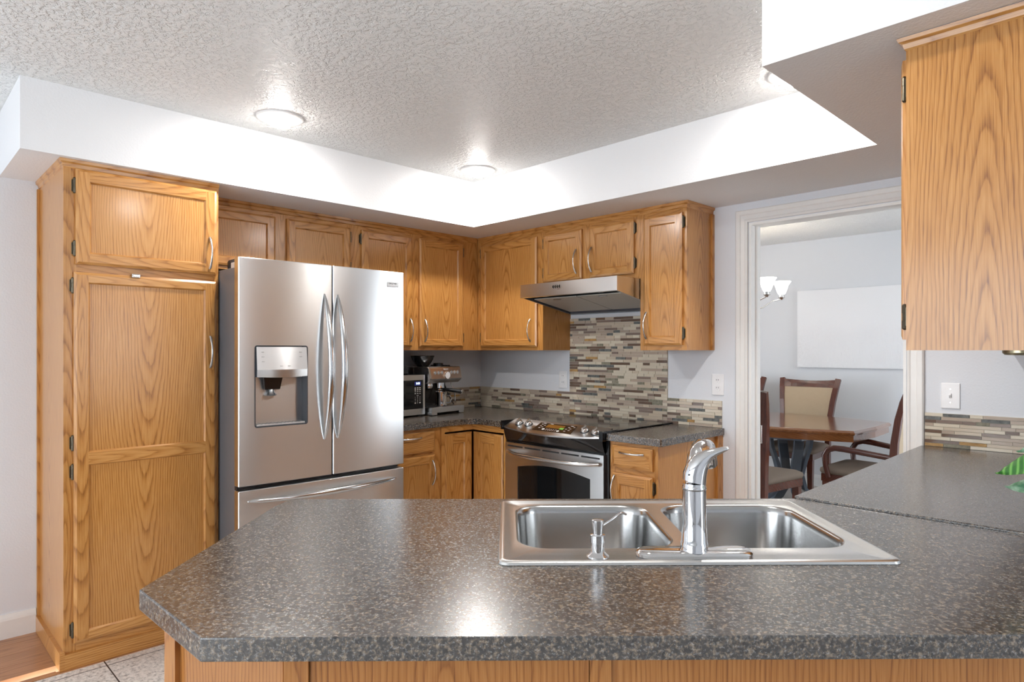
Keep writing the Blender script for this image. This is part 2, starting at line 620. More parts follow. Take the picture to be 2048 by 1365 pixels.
def wall_with_window(name, axis, c0, c1, a0, a1, w0, w1, z0, z1, idx):
    b = MB()
    def bx(s0, s1, q0, q1):
        if axis == 'x':
            b.box(s0, s1, c0, c1, q0, q1)
        else:
            b.box(c0, c1, s0, s1, q0, q1)
    bx(a0, w0, 0, CZ); bx(w1, a1, 0, CZ); bx(w0, w1, 0, z0); bx(w0, w1, z1, CZ)
    struct(name, b, 'dining_paint' if 'dining' in name else 'wall_paint')
    f = MB()
    cm = (c0 + c1) / 2
    def fx(s0, s1, q0, q1, t=0.02):
        if axis == 'x':
            f.box(s0, s1, cm - t, cm + t, q0, q1)
        else:
            f.box(cm - t, cm + t, s0, s1, q0, q1)
    fx(w0, w1, z0, z0 + 0.05); fx(w0, w1, z1 - 0.05, z1)
    k = 3
    for i in range(k + 1):
        s = w0 + (w1 - w0 - 0.05) * i / k
        fx(s, s + 0.05, z0 + 0.05, z1 - 0.05)
    wo = struct('window_%d' % idx, f, 'trim_white')
    p = MB()
    if axis == 'x':
        p.box(w0 + 0.05, w1 - 0.05, cm - 0.003, cm + 0.003, z0 + 0.05, z1 - 0.05)
    else:
        p.box(cm - 0.003, cm + 0.003, w0 + 0.05, w1 - 0.05, z0 + 0.05, z1 - 0.05)
    obj('pane', p, 'window_pane', wo)


wall_with_window('wall_front', 'x', -6.6, -6.5, 0.0, 6.6, 0.6, 4.3, 0.35, 2.25, 1)
wall_with_window('wall_far_right', 'y', 6.5, 6.6, -6.5, 0.1, -1.7, -0.5, 0.35, 2.25, 2)
wall_with_window('wall_dining_right', 'y', 4.3, 4.4, 0.1, 3.4, 0.85, 2.65, 0.65, 2.15, 3)  # window out of view, added to light the dining room
b = MB(); b.box(4.6, 6.5, 0.0, 0.1, 0, CZ)
struct('wall_back_right', b, 'wall_paint')
b = MB(); b.box(-1.5, 4.3, 3.3, 3.4, 0, CZ)
struct('wall_dining_back', b, 'dining_paint')
b = MB(); b.box(-1.6, -1.5, 0.1, 3.4, 0, CZ)
struct('wall_dining_left', b, 'dining_paint')

# dropped soffit around the kitchen ceiling
SX, SY = 0.608, -0.603
b = MB()
out = [(0, 0), (0, -3.012), (SX, -3.012), (SX, SY), (3.026, SY), (3.026, -1.618), (3.80, -1.618), (3.80, 0)]
b.prism(out, SZ, CZ)
struct('soffit', b, 'soffit_paint')


def baseboard(name, x0, x1, y0, y1):
    b = MB()
    b.box(x0, x1, y0, y1, 0, 0.085)
    if x1 - x0 < y1 - y0:
        b.loft([[(x0, y, 0.085), (x1, y, 0.085), (x1 - 0.003, y, 0.096), (x0 + 0.006, y, 0.112), (x0, y, 0.112)] for y in (y0, y1)])
    else:
        b.loft([[(x, y1, 0.085), (x, y0, 0.085), (x, y0 + 0.003, 0.096), (x, y1 - 0.006, 0.112), (x, y1, 0.112)] for x in (x0, x1)])
    struct(name, b, 'trim_white')


baseboard('baseboard_left', 0.0, 0.016, -6.5, -2.872)
baseboard('baseboard_dining', -1.5, 4.3, 3.284, 3.3)


# doorway casing and jambs
def casing_profile(w):
    return [(0.0, 0.0), (0.0, 0.012), (0.010, 0.017), (0.016, 0.014), (w * 0.55, 0.013), (w * 0.62, 0.018), (w - 0.006, 0.019), (w, 0.014), (w, 0.0)]


dr = bpy.data.objects.new('door_1', None)
sc.collection.objects.link(dr)
dr['kind'] = 'structure'
cw = 0.068
b = MB()
prof = casing_profile(cw)
# side casings, mitred head
L = [[(DX0 - 0.006 - p[0], -p[1] - 0.0005, 0.0) for p in prof], [(DX0 - 0.006 - p[0], -p[1] - 0.0005, DZ + 0.006 + p[0]) for p in prof],
     [(DX1 + 0.006 + p[0], -p[1] - 0.0005, DZ + 0.006 + p[0]) for p in prof], [(DX1 + 0.006 + p[0], -p[1] - 0.0005, 0.0) for p in prof]]
b.loft(L)
obj('casing', b, 'trim_white', dr)
b = MB()
b.box(DX0 - 0.001, DX0 + 0.012, -0.004, 0.104, 0, DZ)
b.box(DX1 - 0.012, DX1 + 0.001, -0.004, 0.104, 0, DZ)
b.box(DX0 + 0.012, DX1 - 0.012, -0.004, 0.104, DZ - 0.012, DZ + 0.001)
b.box(DX0 + 0.012, DX0 + 0.022, 0.05, 0.085, 0, DZ - 0.012)
b.box(DX1 - 0.022, DX1 - 0.012, 0.05, 0.085, 0, DZ - 0.012)
obj('jamb', b, 'trim_white', dr)
b = MB()
b.loft([[(DX1 - 0.0135 - (0.003 if k else 0), 0.012 + q[0], 1.02 + q[1]) for q in ((0, 0), (0.028, 0.012), (0.028, 0.098), (0, 0.11))] for k in (0, 1)])
obj('strike_plate', b, 'brass_worn', dr)
b = MB(); b.box(DX0 + 0.0118, DX0 + 0.0145, 0.086, 0.103, 0.84, 0.93)
b.lathe([(0.005, 0.835), (0.005, 0.935)], (DX0 + 0.016, 0.107, 0), 10)
obj('hinge', b, 'nickel', dr)


# ------------------------------------------------------------------ recessed lights
def can_light(x, y, label):
    t = thing('recessed_light', label, 'ceiling light', (x, y, CZ), 0, 'recessed ceiling lights')
    b = MB()
    b.lathe([(0.108, 0.0), (0.106, -0.006), (0.094, -0.010), (0.082, -0.006), (0.070, -0.001)], n=40, cap0=False, cap1=True)
    obj('trim_ring', b, 'trim_white', t, smooth=40)
    b = MB()
    b.lathe([(0.046, -0.0015), (0.052, -0.015), (0.052, -0.026), (0.047, -0.034)], n=28, cap0=False, cap1=False, mat=1)
    b.lathe([(0.047, -0.034), (0.042, -0.038), (0.030, -0.041), (0.012, -0.042)], n=28, cap0=False)
    obj('bulb', b, ['bulb_lit', 'bulb_side'], t, smooth=60)
    return t


can_light(0.872, -2.05, 'round recessed ceiling light above the refrigerator')
can_light(0.855, -0.785, 'round recessed ceiling light near the inner corner of the ceiling soffit')
can_light(2.79, -0.80, 'round recessed ceiling light partly hidden behind the near corner of the soffit')
can_light(2.79, -2.05, 'round recessed ceiling light above the sink side of the kitchen')


# ------------------------------------------------------------------ cabinet hardware and doors
def handle_mesh(Ln=0.150, bow=0.030):
    b = MB()
    n = 15
    path, rad = [], []
    for k in range(n):
        t = k / (n - 1)
        s = math.sin(PI * t)
        path.append((0, -0.002 - bow * s ** 0.75, (t - 0.5) * Ln))
        w = 0.0042 + 0.0022 * abs(2 * t - 1) ** 2
        rad.append((w, 0.0030 + 0.0012 * (1 - s)))
    b.sweep(path, rad, 10, ref=(0, 1, 0))
    return b


HANDLE = obj('handle_master', handle_mesh(), 'nickel', smooth=50)
HANDLE_ME = HANDLE.data
bpy.data.objects.remove(HANDLE)


def add_handle(parent, x, z, horiz=False, y=-0.0195):
    o = bpy.data.objects.new('handle', HANDLE_ME)
    sc.collection.objects.link(o)
    o.parent, o.location = parent, (x, y, z)
    o.rotation_euler = (0, PI / 2, 0) if horiz else (0, 0, 0)
    o['label'] = 'brushed nickel bow handle'
    return o


b = MB()
b.loft([[(-0.004 + 0.009 * s * q, -0.0008, 0.028 * r) for q, r in ((0, -1), (1, -0.85), (1, 0.85), (0, 1))] for s in (-1,)] +
       [[(-0.004 - 0.009 * q, -0.0030, 0.028 * r) for q, r in ((0, -1), (1, -0.85), (1, 0.85), (0, 1))]])
b.lathe([(0.003, -0.034), (0.0062, -0.030), (0.0062, -0.010), (0.0052, -0.009), (0.0052, 0.009), (0.0062, 0.010), (0.0062, 0.030), (0.003, 0.034)], (-0.003, -0.008, 0), 10)
H = obj('hinge_master', b, 'brass_dark')
HINGE_ME = H.data
bpy.data.objects.remove(H)


def add_hinge(parent, x, z, right=False):
    o = bpy.data.objects.new('hinge', HINGE_ME)
    sc.collection.objects.link(o)
    o.parent, o.location = parent, (x, -0.0003, z)
    if right:
        o.scale = (-1, 1, 1)
    o['label'] = 'antique brass hinge'
    return o


def door_mesh(w, h, stile=0.05, rails=(0.045, 0.052), mids=(), t=0.0195, c=0.011, raised=False, slab=False, panelgrain='z'):
    b = MB()
    rb, rt = rails
    e = t - 0.006
    gl = {k: grain_fn(xc, 0, h / 2, 'z') for k, xc in (('l', 0.02), ('r', w - 0.02))}
    gh = {k: grain_fn(w / 2, 0, zc, 'x') for k, zc in (('b', 0.02), ('t', h - 0.02))}
    b.poly([(0, 0, 0), (0, 0, h), (w, 0, h), (w, 0, 0)], 0, gl['l'])
    b.poly([(0, 0, 0), (0, -e, 0), (0, -e, h), (0, 0, h)], 0, gl['l'])
    b.poly([(w, 0, 0), (w, 0, h), (w, -e, h), (w, -e, 0)], 0, gl['r'])
    b.poly([(0, 0, 0), (w, 0, 0), (w, -e, 0), (0, -e, 0)], 0, gh['b'])
    b.poly([(0, 0, h), (0, -e, h), (w, -e, h), (w, 0, h)], 0, gh['t'])
    # chamfered lip
    b.poly([(0, -e, 0), (c, -t, c), (c, -t, h - c), (0, -e, h)], 0, gl['l'])
    b.poly([(w, -e, 0), (w, -e, h), (w - c, -t, h - c), (w - c, -t, c)], 0, gl['r'])
    b.poly([(0, -e, 0), (w, -e, 0), (w - c, -t, c), (c, -t, c)], 0, gh['b'])
    b.poly([(0, -e, h), (c, -t, h - c), (w - c, -t, h - c), (w, -e, h)], 0, gh['t'])
    if slab:
        b.poly([(c, -t, c), (w - c, -t, c), (w - c, -t, h - c), (c, -t, h - c)], 0, grain_fn(w / 2, 0, h / 2, 'x'))
        return b
    b.poly([(c, -t, c), (stile, -t, c), (stile, -t, h - c), (c, -t, h - c)], 0, gl['l'])
    b.poly([(w - stile, -t, c), (w - c, -t, c), (w - c, -t, h - c), (w - stile, -t, h - c)], 0, gl['r'])
    zs = [(c, rb, gh['b'])] + [(m0, m1, grain_fn(w / 2, 0, m0, 'x')) for m0, m1 in mids] + [(h - rt, h - c, gh['t'])]
    for z0, z1, g in zs:
        b.poly([(stile, -t, z0), (w - stile, -t, z0), (w - stile, -t, z1), (stile, -t, z1)], 0, g)
    for k in range(len(zs) - 1):
        z0, z1 = zs[k][1], zs[k + 1][0]
        x0, x1 = stile, w - stile
        i, d = 0.006, t - 0.009
        b.poly([(x0, -t, z0), (x0 + i, -d, z0 + i), (x0 + i, -d, z1 - i), (x0, -t, z1)], 0, gl['l'])
        b.poly([(x1, -t, z0), (x1, -t, z1), (x1 - i, -d, z1 - i), (x1 - i, -d, z0 + i)], 0, gl['r'])
        b.poly([(x0, -t, z0), (x1, -t, z0), (x1 - i, -d, z0 + i), (x0 + i, -d, z0 + i)], 0, zs[k][2])
        b.poly([(x0, -t, z1), (x0 + i, -d, z1 - i), (x1 - i, -d, z1 - i), (x1, -t, z1)], 0, zs[k + 1][2])
        g = grain_fn((x0 + x1) / 2, 0, (z0 + z1) / 2, panelgrain)
        x0, x1, z0, z1 = x0 + i, x1 - i, z0 + i, z1 - i
        b.poly([(x0, -d, z0), (x1, -d, z0), (x1, -d, z1), (x0, -d, z1)], 0, g)
    return b


def add_door(parent, x, z, w, h, D, handle=None, hinge=None, name='door', **kw):
    d = obj(name, door_mesh(w, h, **kw), 'oak', parent, (x, -D - 0.0006, z))
    if handle:
        add_handle(d, *handle[:2], horiz=(len(handle) > 2 and handle[2]))
    if hinge:
        side, zs = hinge
        for hz in zs:
            add_hinge(d, 0 if side == 'l' else w, hz, side == 'r')
    return d


def carcass(parent, W, D, z0, z1, stiles, rails, fr=0.018, sides=True, toe=0.0):
    """box with sides, back, bottom, top and a face frame of stiles and rails"""
    b = MB()
    zb = z0 + toe
    for x0, x1 in ((0, 0.016), (W - 0.016, W)):
        b.box(x0, x1, -D + fr, 0, zb, z1, 0, 'z')
    b.box(0.016, W - 0.016, -D + fr, 0, zb, zb + 0.014, 0, 'x')
    b.box(0.016, W - 0.016, -D + fr, 0, z1 - 0.014, z1, 0, 'x')
    b.box(0.016, W - 0.016, -0.008, 0, zb + 0.014, z1 - 0.014, 0, 'z')
    obj('carcass', b, 'oak', parent)
    b = MB()
    for x0, x1 in stiles:
        b.box(x0, x1, -D, -D + fr, zb, z1, 0, 'z')
    for za, zc in rails:
        for (a0, a1), (b0, b1) in zip(stiles[:-1], stiles[1:]):
            b.box(a1, b0, -D, -D + fr, za, zc, 0, 'x')
    obj('face_frame', b, 'oak', parent)


def crown(parent, x0, x1, D, left_ret=False, right_ret=False, Dl=None):
    """small stepped moulding under the soffit"""
    prof = [(0.0, 0.0), (0.004, 0.004), (0.006, 0.018), (0.014, 0.024), (0.016, 0.036), (0.0, 0.036)]
    z = SZ - 0.0365
    lf = [(x0 - (p[0] if left_ret else 0), -D - p[0], z + p[1]) for p in prof]
    rt = [(x1 + (p[0] if right_ret else 0), -D - p[0], z + p[1]) for p in prof]
    b = MB()
    b.loft([lf, rt], 0, not left_ret, not right_ret, grain='x')
    if left_ret:
        b.loft([[(x0 - p[0], -0.001, z + p[1]) for p in prof], lf], 0, True, False, grain='y')
    if right_ret:
        b.loft([rt, [(x1 + p[0], -0.001, z + p[1]) for p in prof]], 0, False, True, grain='y')
    obj('crown_moulding', b, 'oak', parent)


TOP = 2.165
UB = 1.354                 # underside of wall cabinets
GU = 'oak wall cabinets'
GB = 'oak base cabinets'
LW = PI / 2                # cabinets on the left wall: local +x runs along world +y


def dL(y, y0):
    return y - y0


# pantry
Y0 = -2.858
PD = 0.56
t = thing('pantry_cabinet', 'tall oak pantry cabinet with two doors, left of the refrigerator', 'cabinet', (0.001, Y0, 0), LW)
W = -2.222 - Y0
carcass(t, W, PD, 0.0, TOP, [(0, 0.046), (W - 0.024, W)], [(0.064, 0.112), (1.68, 1.728), (2.122, TOP)], toe=0.06)
crown(t, 0, W, PD, True, False)
b = MB()
b.box(0.002, W, -PD - 0.016, -0.02, 0.0015, 0.066, 0, 'x')
b.box(-0.016, 0.002, -PD - 0.016, 0, 0.0015, 0.078, 0, 'x')
obj('base_skirting', b, 'oak', t)
b = MB(); b.box(-0.012, 0, -0.024, 0, 0.0785, 2.128, 0, 'z')
obj('scribe_strip', b, 'oak', t)
add_door(t, 0.041, 1.722, 0.582, 0.408, PD, handle=(0.548, 0.102), hinge=('l', (0.067, 0.335)), stile=0.051, rails=(0.048, 0.052))
d = add_door(t, 0.034, 0.106, 0.588, 1.582, PD, handle=(0.556, 1.240), hinge=('l', (0.057, 0.730, 0.853, 1.524)), stile=0.053, rails=(0.042, 0.042), mids=((0.757, 0.808),))
b = MB(); b.box(0.218, 0.252, -0.024, -0.006, 1.574, 1.590); b.box(0.222, 0.248, -0.0275, -0.024, 1.577, 1.588)
o = obj('latch', b, 'nickel', d, bevel=0.002)
o['label'] = 'small grey plastic latch on the door top'

# wall cabinets on the left wall
y0, y1 = -2.2215, -1.295
t = thing('wall_cabinet', 'oak wall cabinet with two doors above the refrigerator', 'cabinet', (0.001, y0, 0), LW, GU)
W = y1 - y0
D = 0.28
carcass(t, W, D, 1.790, TOP, [(0, 0.045), (dL(-1.811, y0) - 0.012, dL(-1.742, y0) + 0.012), (W - 0.055, W)], [(1.790, 1.83), (2.095, TOP)])
crown(t, 0, W, D)
add_door(t, dL(-2.195, y0), 1.810, 2.195 - 1.811, 0.297, D, stile=0.047, rails=(0.045, 0.045))
add_door(t, dL(-1.742, y0), 1.810, 1.742 - 1.335, 0.297, D, hinge=('r', (0.055, 0.242)), stile=0.047, rails=(0.045, 0.045))

y0, y1 = -1.2945, -0.281
t = thing('wall_cabinet', 'oak wall cabinet with two tall doors above the coffee machine', 'cabinet', (0.001, y0, 0), LW, GU)
W = 0.0 - y0 - 0.002
carcass(t, W, D, UB, TOP, [(0, 0.045), (dL(-0.872, y0) - 0.01, dL(-0.812, y0) + 0.01), (dL(-0.43, y0) - 0.012, dL(-0.281, y0))], [(UB, 1.392), (2.095, TOP)])
crown(t, 0, dL(-0.281 - 0.016, y0), D)
add_door(t, dL(-1.255, y0), 1.378, 1.255 - 0.872, 0.729, D, handle=(0.365, 0.110), hinge=('l', (0.07, 0.672)), stile=0.048, rails=(0.047, 0.047))
add_door(t, dL(-0.812, y0), 1.378, 0.812 - 0.43, 0.729, D, handle=(0.040, 0.110), hinge=('r', (0.065, 0.672)), stile=0.048, rails=(0.047, 0.047))

# wall cabinets on the stove wall
x0 = 0.2835
t = thing('wall_cabinet', 'oak corner wall cabinet with one wide door, left of the range hood', 'cabinet', (x0, -0.001, 0), 0, GU)
W = 0.930 - x0
carcass(t, W, D, UB, TOP, [(0.0, 0.056), (0.886 - x0 - 0.012, W)], [(UB, 1.392), (2.095, TOP)])
crown(t, 0.016, W, D)
add_door(t, 0.327 - x0, 1.378, 0.886 - 0.327, 0.729, D, handle=(0.506, 0.110), hinge=('l', (0.068, 0.672)), stile=0.05, rails=(0.047, 0.047))
x0 = 0.9305
t = thing('wall_cabinet', 'short oak wall cabinet with two small doors above the range hood', 'cabinet', (x0, -0.001, 0), 0, GU)
W = 1.693 - x0
carcass(t, W, D, 1.768, TOP, [(0, 0.022), (1.268 - x0 - 0.01, 1.331 - x0 + 0.01), (1.656 - x0 - 0.01, W)], [(1.768, 1.815), (2.095, TOP)])
crown(t, 0, W, D)
add_door(t, 0.944 - x0, 1.800, 1.268 - 0.944, 0.307, D, handle=(0.286, 0.108), hinge=('l', (0.06, 0.25)), stile=0.045, rails=(0.043, 0.043))
add_door(t, 1.331 - x0, 1.800, 1.656 - 1.331, 0.307, D, handle=(0.020, 0.108), hinge=('r', (0.06, 0.262)), stile=0.045, rails=(0.043, 0.043))
x0 = 1.6935
t = thing('wall_cabinet', 'narrow oak wall cabinet with one tall door, right of the range hood', 'cabinet', (x0, -0.001, 0), 0, GU)
W = 1.993 - x0
carcass(t, W, D, UB, TOP, [(0, 0.045), (1.972 - x0 - 0.012, W)], [(UB, 1.395), (2.095, TOP)])
crown(t, 0, W, D, False, True)
b = MB(); b.box(W, W + 0.012, -0.022, 0, UB, 2.128, 0, 'z')
obj('scribe_strip', b, 'oak', t)
add_door(t, 1.725 - x0, 1.382, 1.972 - 1.725, 0.725, D, handle=(0.022, 0.112), hinge=('r', (0.065, 0.672)), stile=0.042, rails=(0.045, 0.05))

# hanging cabinet in the right foreground, faces -x
t = thing('wall_cabinet', 'oak wall cabinet hanging over the right counter, its worn side towards us', 'cabinet', (3.664, -0.012, 0), -PI / 2, GU)
W = 1.498
D2 = 3.664 - 3.362
b = MB()
b.box(W - 0.004, W, -D2 + 0.018, 0, UB, TOP, 0, 'z')
obj('side_panel', b, 'oak', t)
carcass(t, W - 0.0045, D2, UB, TOP, [(0, 0.04), (W / 2 - 0.03, W / 2 + 0.03), (W - 0.04, W - 0.0005)], [(UB, 1.392), (2.115, TOP)])
prof = [(0.0, 0.0), (0.004, 0.004), (0.007, 0.016), (0.015, 0.021), (0.018, 0.030), (0.0, 0.030)]
b = MB()
cr = [[(0.0, -D2 - p[0], TOP - 0.0305 + p[1]) for p in prof], [(W + p[0], -D2 - p[0], TOP - 0.0305 + p[1]) for p in prof], [(W + p[0], -0.001, TOP - 0.0305 + p[1]) for p in prof]]
b.loft(cr[:2], 0, True, False, grain='x')
b.loft(cr[1:], 0, False, True, grain='y')
obj('crown_moulding', b, 'oak', t)
add_door(t, 0.025, 1.382, W / 2 - 0.045, 0.738, D2, handle=(0.66, 0.11), hinge=('l', (0.06, 0.66)), stile=0.05)
add_door(t, W / 2 + 0.022, 1.382, W / 2 - 0.045, 0.738, D2, handle=(0.04, 0.11), hinge=('r', (0.06, 0.66)), stile=0.05)
b = MB()
b.lathe([(0.035, 0.0), (0.035, -0.006), (0.030, -0.011), (0.010, -0.012)], (W - 0.07, -0.075, UB - 0.0002), 24)
o = obj('puck_light', b, 'brass_worn', t, smooth=40)
o['label'] = 'small round brass light under the cabinet'

# ------------------------------------------------------------------ base cabinets
BT = 0.875
# left base
y0 = -1.300
t = thing('base_cabinet', 'oak base cabinet with drawer and door beside the refrigerator', 'cabinet', (0.001, y0, 0), LW, GB)
W = -0.893 - y0
D = 0.618
carcass(t, W, D, 0, BT, [(0, 0.04), (dL(-0.955, y0), W)], [(0.10, 0.14), (0.705, 0.735), (0.845, BT)], toe=0.10)
b = MB(); b.box(0.0, W, -D + 0.07, -0.02, 0.001, 0.10, 0, 'x')
obj('toe_kick', b, 'oak', t)
dw = 1.262 - 0.945
add_door(t, dL(-1.262, y0), 0.728, dw, 0.126, D, handle=(dw / 2 - 0.02, 0.095, True), name='drawer', slab=True)
add_door(t, dL(-1.262, y0), 0.125, dw, 0.585, D, handle=(dw - 0.022, 0.475), stile=0.046, rails=(0.05, 0.05))

# corner base with a two-leaf bifold door
t = thing('base_cabinet', 'oak corner base cabinet with an L-shaped pair of folding doors, left of the stove', 'cabinet', (0, 0, 0), 0, GB)
XF = 0.637
b = MB()
b.box(0.001, 0.016, -0.8925, -0.001, 0.1, BT, 0, 'z')
b.box(0.001, XF - 0.02, -0.8925, -0.878, 0.1, BT, 0, 'z')
b.box(0.016, 0.949, -0.012, -0.001, 0.1, BT, 0, 'z')
b.box(0.936, 0.949, -XF + 0.02, -0.012, 0.1, BT, 0, 'z')
b.prism([(0.016, -0.012), (0.016, -0.877), (XF - 0.02, -0.877), (XF - 0.02, -XF + 0.02), (0.935, -XF + 0.02), (0.935, -0.012)], 0.1, 0.115, 0, 'fx')
obj('carcass', b, 'oak', t)
b = MB()
b.box(XF - 0.02, XF - 0.002, -0.8925, -0.868, 0.1, BT, 0, 'z')
b.box(XF - 0.02, XF - 0.002, -0.868, -XF, 0.838, BT, 0, 'y')
b.box(XF - 0.02, 0.930, -XF, -XF + 0.018, 0.838, BT, 0, 'x')
b.box(0.930, 0.949, -XF, -XF + 0.018, 0.1, BT, 0, 'z')
obj('face_frame', b, 'oak', t)
d = obj('door', door_mesh(0.2265, 0.705, stile=0.064, rails=(0.06, 0.062)), 'oak', t, (XF - 0.02, -0.866, 0.12), (0, 0, LW))
d = obj('door', door_mesh(0.280, 0.705, stile=0.078, rails=(0.06, 0.062)), 'oak', t, (XF + 0.0015, -XF + 0.018, 0.12))
b = MB()
b.prism([(0.02, -0.02), (0.02, -0.885), (0.55, -0.885), (0.55, -0.55), (0.94, -0.55), (0.94, -0.02)], 0.001, 0.0995, 0, 'x')
obj('toe_kick', b, 'oak', t)

# right base
x0 = 1.752
t = thing('base_cabinet', 'oak base cabinet with drawer and door, right of the stove', 'cabinet', (x0, -0.001, 0), 0, GB)
W = 2.045 - x0
D = 0.640
carcass(t, W, D, 0, BT, [(0, 0.034), (W - 0.026, W)], [(0.10, 0.14), (0.715, 0.748), (0.85, BT)], toe=0.10)
b = MB(); b.box(0.0, W - 0.001, -D + 0.07, -0.02, 0.001, 0.0995, 0, 'x')
obj('toe_kick', b, 'oak', t)
b = MB(); b.box(W, W + 0.012, -0.06, 0, 0.0, BT, 0, 'z')
obj('scribe_strip', b, 'oak', t)
add_door(t, 0.022, 0.745, 0.248, 0.112, D, handle=(0.124, 0.080, True), name='drawer', slab=True, c=0.016)
add_door(t, 0.024, 0.125, 0.246, 0.590, D, handle=(0.016, 0.500), hinge=('r', (0.06, 0.535)), stile=0.045, rails=(0.05, 0.055))

# base under the right counter (faces -x)
t = thing('base_cabinet', 'oak base cabinet with three doors under the right-hand counter', 'cabinet', (3.664, -0.012, 0), -PI / 2, GB)
W = 1.44
D = 0.575
carcass(t, W, D, 0, BT, [(0, 0.04), (0.46, 0.50), (0.94, 0.98), (W - 0.04, W)], [(0.10, 0.14), (0.84, BT)], toe=0.10)
b = MB(); b.box(0.0, W, -D + 0.07, -0.02, 0.001, 0.0995, 0, 'x')
obj('toe_kick', b, 'oak', t)
for k in range(3):
    add_door(t, 0.025 + 0.48 * k, 0.125, 0.43, 0.72, D, handle=(0.40, 0.62))

# ------------------------------------------------------------------ peninsula: local frame u along the front edge, v towards the kitchen
PO = (2.813, -3.077, 0)
PR = R_(46.1)
cu, su = math.cos(PR), math.sin(PR)


def uv(x, y):
    dx, dy = x - PO[0], y - PO[1]
    return (dx * cu + dy * su, -dx * su + dy * cu)


t = thing('peninsula_cabinet', 'oak panelled peninsula base under the speckled sink counter', 'cabinet', PO, PR)


def uvpanel(b, p, q, z0, z1, th, grain='z', mat=0):
    """vertical slab whose outer face runs p -> q, thickness th to the left of p -> q"""
    d = Vector((q[0] - p[0], q[1] - p[1]))
    nrm = Vector((-d.y, d.x)).normalized() * th
    pts = [p, q, (q[0] + nrm.x, q[1] + nrm.y), (p[0] + nrm.x, p[1] + nrm.y)]
    ln = d.length
    seed, oa, ol = random.uniform(0, 9), random.uniform(-.03, .03), random.choice((-1, 1)) * random.uniform(.35, .9)
    dn = d.normalized()
    g = lambda P: ((P[0] - p[0]) * dn.x + (P[1] - p[1]) * dn.y - ln / 2 + oa + 0.3 * ((P[0] - p[0]) * nrm.x + (P[1] - p[1]) * nrm.y), seed, P[2] - (z0 + z1) / 2 + ol)
    gx = lambda P: (P[2] - z0, seed, (P[0] - p[0]) * dn.x + (P[1] - p[1]) * dn.y + ol)
    gg = g if grain == 'z' else gx
    n = 4
    for i in range(n):
        a_, b_ = pts[i], pts[(i + 1) % n]
        b.poly([(*a_, z0), (*b_, z0), (*b_, z1), (*a_, z1)], mat, gg)
    b.poly([(*c, z1) for c in pts], mat, gg)
    b.poly([(*c, z0) for c in reversed(pts)], mat, gg)


A_, B_, C_, E_ = (-0.190, 0.272), (0.105, 0.072), (1.50, 0.072), (-0.165, 0.84)


def lerp2(p, q, s):
    return (p[0] + (q[0] - p[0]) * s, p[1] + (q[1] - p[1]) * s)


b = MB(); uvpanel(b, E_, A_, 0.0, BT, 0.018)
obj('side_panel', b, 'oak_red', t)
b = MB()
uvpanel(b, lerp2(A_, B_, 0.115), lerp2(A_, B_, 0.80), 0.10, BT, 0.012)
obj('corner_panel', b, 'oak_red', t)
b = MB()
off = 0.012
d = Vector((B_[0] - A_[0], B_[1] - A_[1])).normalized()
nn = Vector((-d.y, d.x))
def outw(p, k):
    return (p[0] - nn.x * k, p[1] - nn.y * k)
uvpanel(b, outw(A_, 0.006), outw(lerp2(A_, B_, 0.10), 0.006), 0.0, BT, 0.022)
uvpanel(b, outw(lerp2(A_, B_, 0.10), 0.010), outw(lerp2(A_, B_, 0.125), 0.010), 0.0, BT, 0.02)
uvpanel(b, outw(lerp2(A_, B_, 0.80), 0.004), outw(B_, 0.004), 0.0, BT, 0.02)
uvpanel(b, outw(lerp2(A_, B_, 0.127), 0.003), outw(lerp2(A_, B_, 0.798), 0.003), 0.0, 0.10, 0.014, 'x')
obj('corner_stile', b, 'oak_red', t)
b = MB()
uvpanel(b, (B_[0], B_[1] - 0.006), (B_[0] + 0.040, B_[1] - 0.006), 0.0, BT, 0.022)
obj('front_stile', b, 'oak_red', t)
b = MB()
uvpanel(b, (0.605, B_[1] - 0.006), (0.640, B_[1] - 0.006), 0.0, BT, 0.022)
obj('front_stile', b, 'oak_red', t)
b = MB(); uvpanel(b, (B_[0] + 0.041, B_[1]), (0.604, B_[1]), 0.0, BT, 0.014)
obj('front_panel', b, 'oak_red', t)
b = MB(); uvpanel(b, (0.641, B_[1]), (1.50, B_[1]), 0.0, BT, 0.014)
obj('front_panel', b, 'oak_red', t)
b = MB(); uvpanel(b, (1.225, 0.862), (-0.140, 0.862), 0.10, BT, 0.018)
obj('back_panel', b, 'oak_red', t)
for k in range(3):
    add_door(t, 1.19 - 0.43 * k, 0.125, 0.40, 0.72, 0.0, stile=0.05, handle=(0.36, 0.62)).rotation_euler = (0, 0, PI)
for o in [c for c in t.children if c.name.startswith('door')]:
    o.location.y = 0.863

# ------------------------------------------------------------------ worktops
CT = 0.914


def worktop(name, label, pts, hole=None, z0=BT + 0.0015, z1=CT, loc=(0, 0, 0), rot=0.0, bev=0.0025):
    b = MB()
    n = len(pts)
    for loop, inward in [(pts, False)] + ([(hole, True)] if hole else []):
        m = len(loop)
        for i in range(m):
            p, q = loop[i], loop[(i + 1) % m]
            f = [(*p, z0), (*q, z0), (*q, z1), (*p, z1)]
            b.poly(f[::-1] if inward else f)
    holed(b, pts, [hole] if hole else [], z1)
    holed(b, pts, [hole] if hole else [], z0, 0, True)
    o = obj(name, b, 'laminate', None, loc, (0, 0, rot), bevel=bev)
    tag(o, label, 'countertop')
    return o


